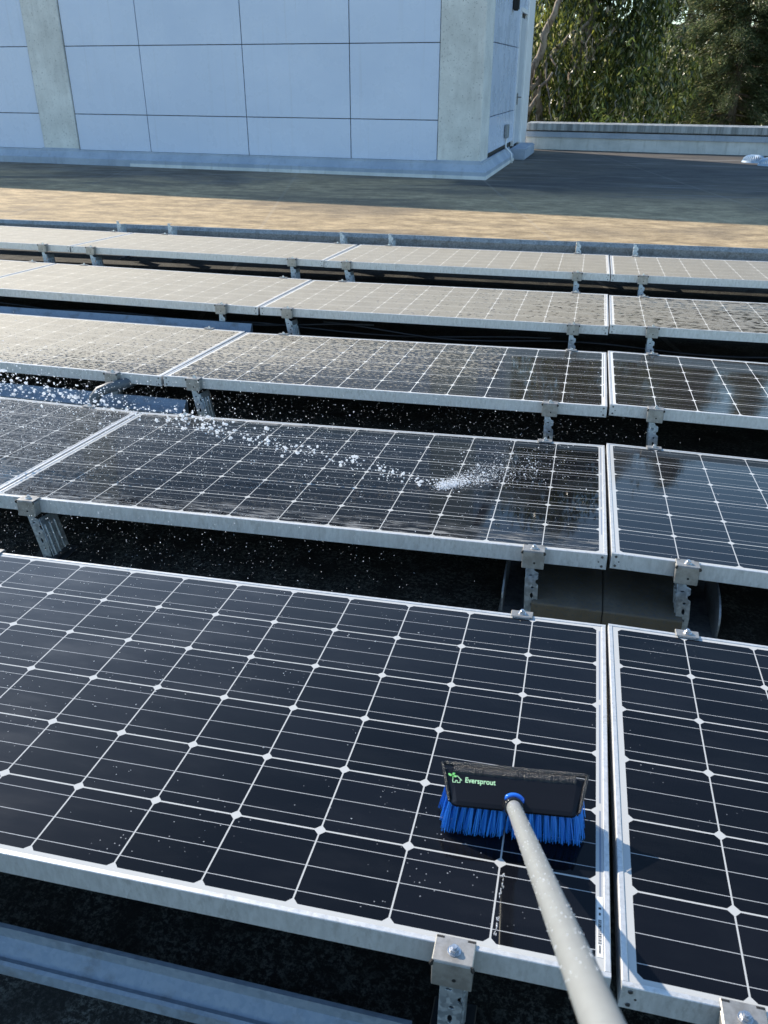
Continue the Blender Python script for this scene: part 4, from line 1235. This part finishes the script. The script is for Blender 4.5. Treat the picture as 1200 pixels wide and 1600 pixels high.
P += rng.normal(0, 1, P.shape) * sp[:, None] * (1.2, 1.0, 0.75)
rd = np.clip(np.exp(rng.normal(math.log(0.0024), 0.50, len(P))), 0.0010, 0.0066)
# gaps: the stream breaks into clusters on its way down
keep = (np.sin(xs_ * 41) + 0.7 * np.sin(xs_ * 17.3 + 1) > -0.55) | (rng.uniform(0, 1, len(P)) < 0.3)
blobs('water_jet', P[keep], rd[keep], 'water', 'sparkling stream of water drops arcing from the left onto the second row', 'water', np.stack([rng.uniform(0.8, 1.6, keep.sum()), np.ones(keep.sum()), rng.uniform(0.8, 1.2, keep.sum())], 1))
# mist of fine drops round and below the jet
n_ = 9500
xm = -3.4 + 3.1 * rng.beta(1.1, 1.5, n_)
P = np.array([jet(min(x, -0.6)) for x in xm]); P[:, 0] = xm
P += np.stack([np.zeros(n_), rng.normal(0, 0.20, n_), rng.normal(-0.02, 0.085, n_)], 1)
P[:, 2] -= np.abs(rng.normal(0, 0.05, n_))
rd = np.clip(np.exp(rng.normal(math.log(0.00100), 0.5, n_)), 0.0005, 0.0030)
# drifting spray falling into the gap in front of the second row and behind it
n2 = 4600
h1, h2 = 2400, n2 - 2400
Q = np.concatenate([np.stack([-2.5 + 2.2 * rng.beta(1.0, 1.9, h1), rng.uniform(1.02, 1.24, h1), rng.uniform(-0.20, 0.05, h1)], 1),
                    np.stack([np.where(rng.uniform(0, 1, h2) < 0.45, rng.uniform(-2.8, -0.8, h2), rng.normal(-0.35, 0.30, h2)), rng.uniform(2.12, 2.48, h2), rng.uniform(-0.20, 0.03, h2)], 1)])
P = np.concatenate([P, Q]); rd = np.concatenate([rd, np.clip(np.exp(rng.normal(math.log(0.00066), 0.42, n2)), 0.0004, 0.0018)])
def above_panels(P):
    ok = np.ones(len(P), bool)
    for k, (o, s, t, n) in FR.items():
        d = P - np.array(o); a, b, c = d @ np.array(s), d @ np.array(t), d @ np.array(n)
        ok &= ~((a > 0) & (a < L) & (b > 0) & (b < D) & (c < 0.003))
    return ok & (P[:, 2] > ZR + 0.02)
ok = above_panels(P)
blobs('water_mist', P[ok], rd[ok], 'water', 'fine mist of drops hanging round the water stream', 'water mist', None, True)
# splash where the jet lands, thrown on to the right and away
o, s, t, n = (np.array(q) for q in FR[(2, -1)])
n3 = 2900
land = o + s * 1.421 + t * 0.402
f = rng.beta(0.62, 2.2, n3)
th = rng.normal(R(46), R(14), n3)
dist = f * 0.62
P = land + (np.cos(th) * dist)[:, None] * s + (np.sin(th) * dist)[:, None] * t + (np.abs(rng.normal(0, 0.014, n3)) * (0.35 + 1.6 * f) + 0.002)[:, None] * n
P += rng.normal(0, 0.014, (n3, 3)) * (1, 1, 0)
rd = np.clip(np.exp(rng.normal(math.log(0.00072), 0.45, n3)), 0.0005, 0.0036)
blobs('water_splash', P, rd, 'water', 'burst of droplets where the stream hits the second row', 'splash', np.stack([rng.uniform(0.8, 2.2, n3), np.ones(n3), rng.uniform(0.7, 1.2, n3)], 1))
# flattened droplets lying on the glass
PP, RR, SS = [], [], []
for k, cnt, r0 in (((1, -1), 620, 0.0010), ((2, -1), 2600, 0.00105), ((2, -2), 2400, 0.00125), ((3, -1), 500, 0.0011), ((2, 0), 60, 0.001)):
    o, s, t, n = (np.array(q) for q in FR[k])
    a = rng.uniform(0.02, L - 0.02, cnt)
    if k == (1, -1): a = 0.02 + (L - 0.3) * rng.beta(1.0, 2.0, cnt); b = D - 0.02 - 0.9 * rng.beta(1.0, 1.7, cnt)
    elif k == (2, -1): b = rng.uniform(0.02, D - 0.02, cnt); a = 0.02 + (L - 0.04) * rng.beta(1.0, 1.6, cnt)
    else: b = rng.uniform(0.02, D - 0.02, cnt)
    PP.append(o + a[:, None] * s + b[:, None] * t - 0.0012 * n)
    RR.append(np.clip(np.exp(rng.normal(math.log(r0), 0.4, cnt)), 0.0005, 0.003)); SS.append(np.stack([rng.uniform(0.8, 1.5, cnt), rng.uniform(0.8, 1.4, cnt), np.full(cnt, 0.55)], 1))
o, s, t, n = (np.array(q) for q in FR[(1, -1)])
st_ = np.concatenate([rng.uniform(0.035, 0.068, 26), rng.uniform(0.105, 0.155, 26)])  # streak of pale drops standing in for the sun glint below the brush
PP.append(o + (1.783 + rng.normal(0, 0.0011, 52))[:, None] * s + st_[:, None] * t - 0.0014 * n); RR.append(rng.uniform(0.0006, 0.0012, 52)); SS.append(np.stack([np.full(52, 0.8), np.full(52, 3.0), np.full(52, 0.5)], 1))
blobs('water_droplets', np.concatenate(PP), np.concatenate(RR), 'water', 'tiny water droplets scattered over the front panels, plus a streak standing in for a sun glint', 'droplets', np.concatenate(SS), True)
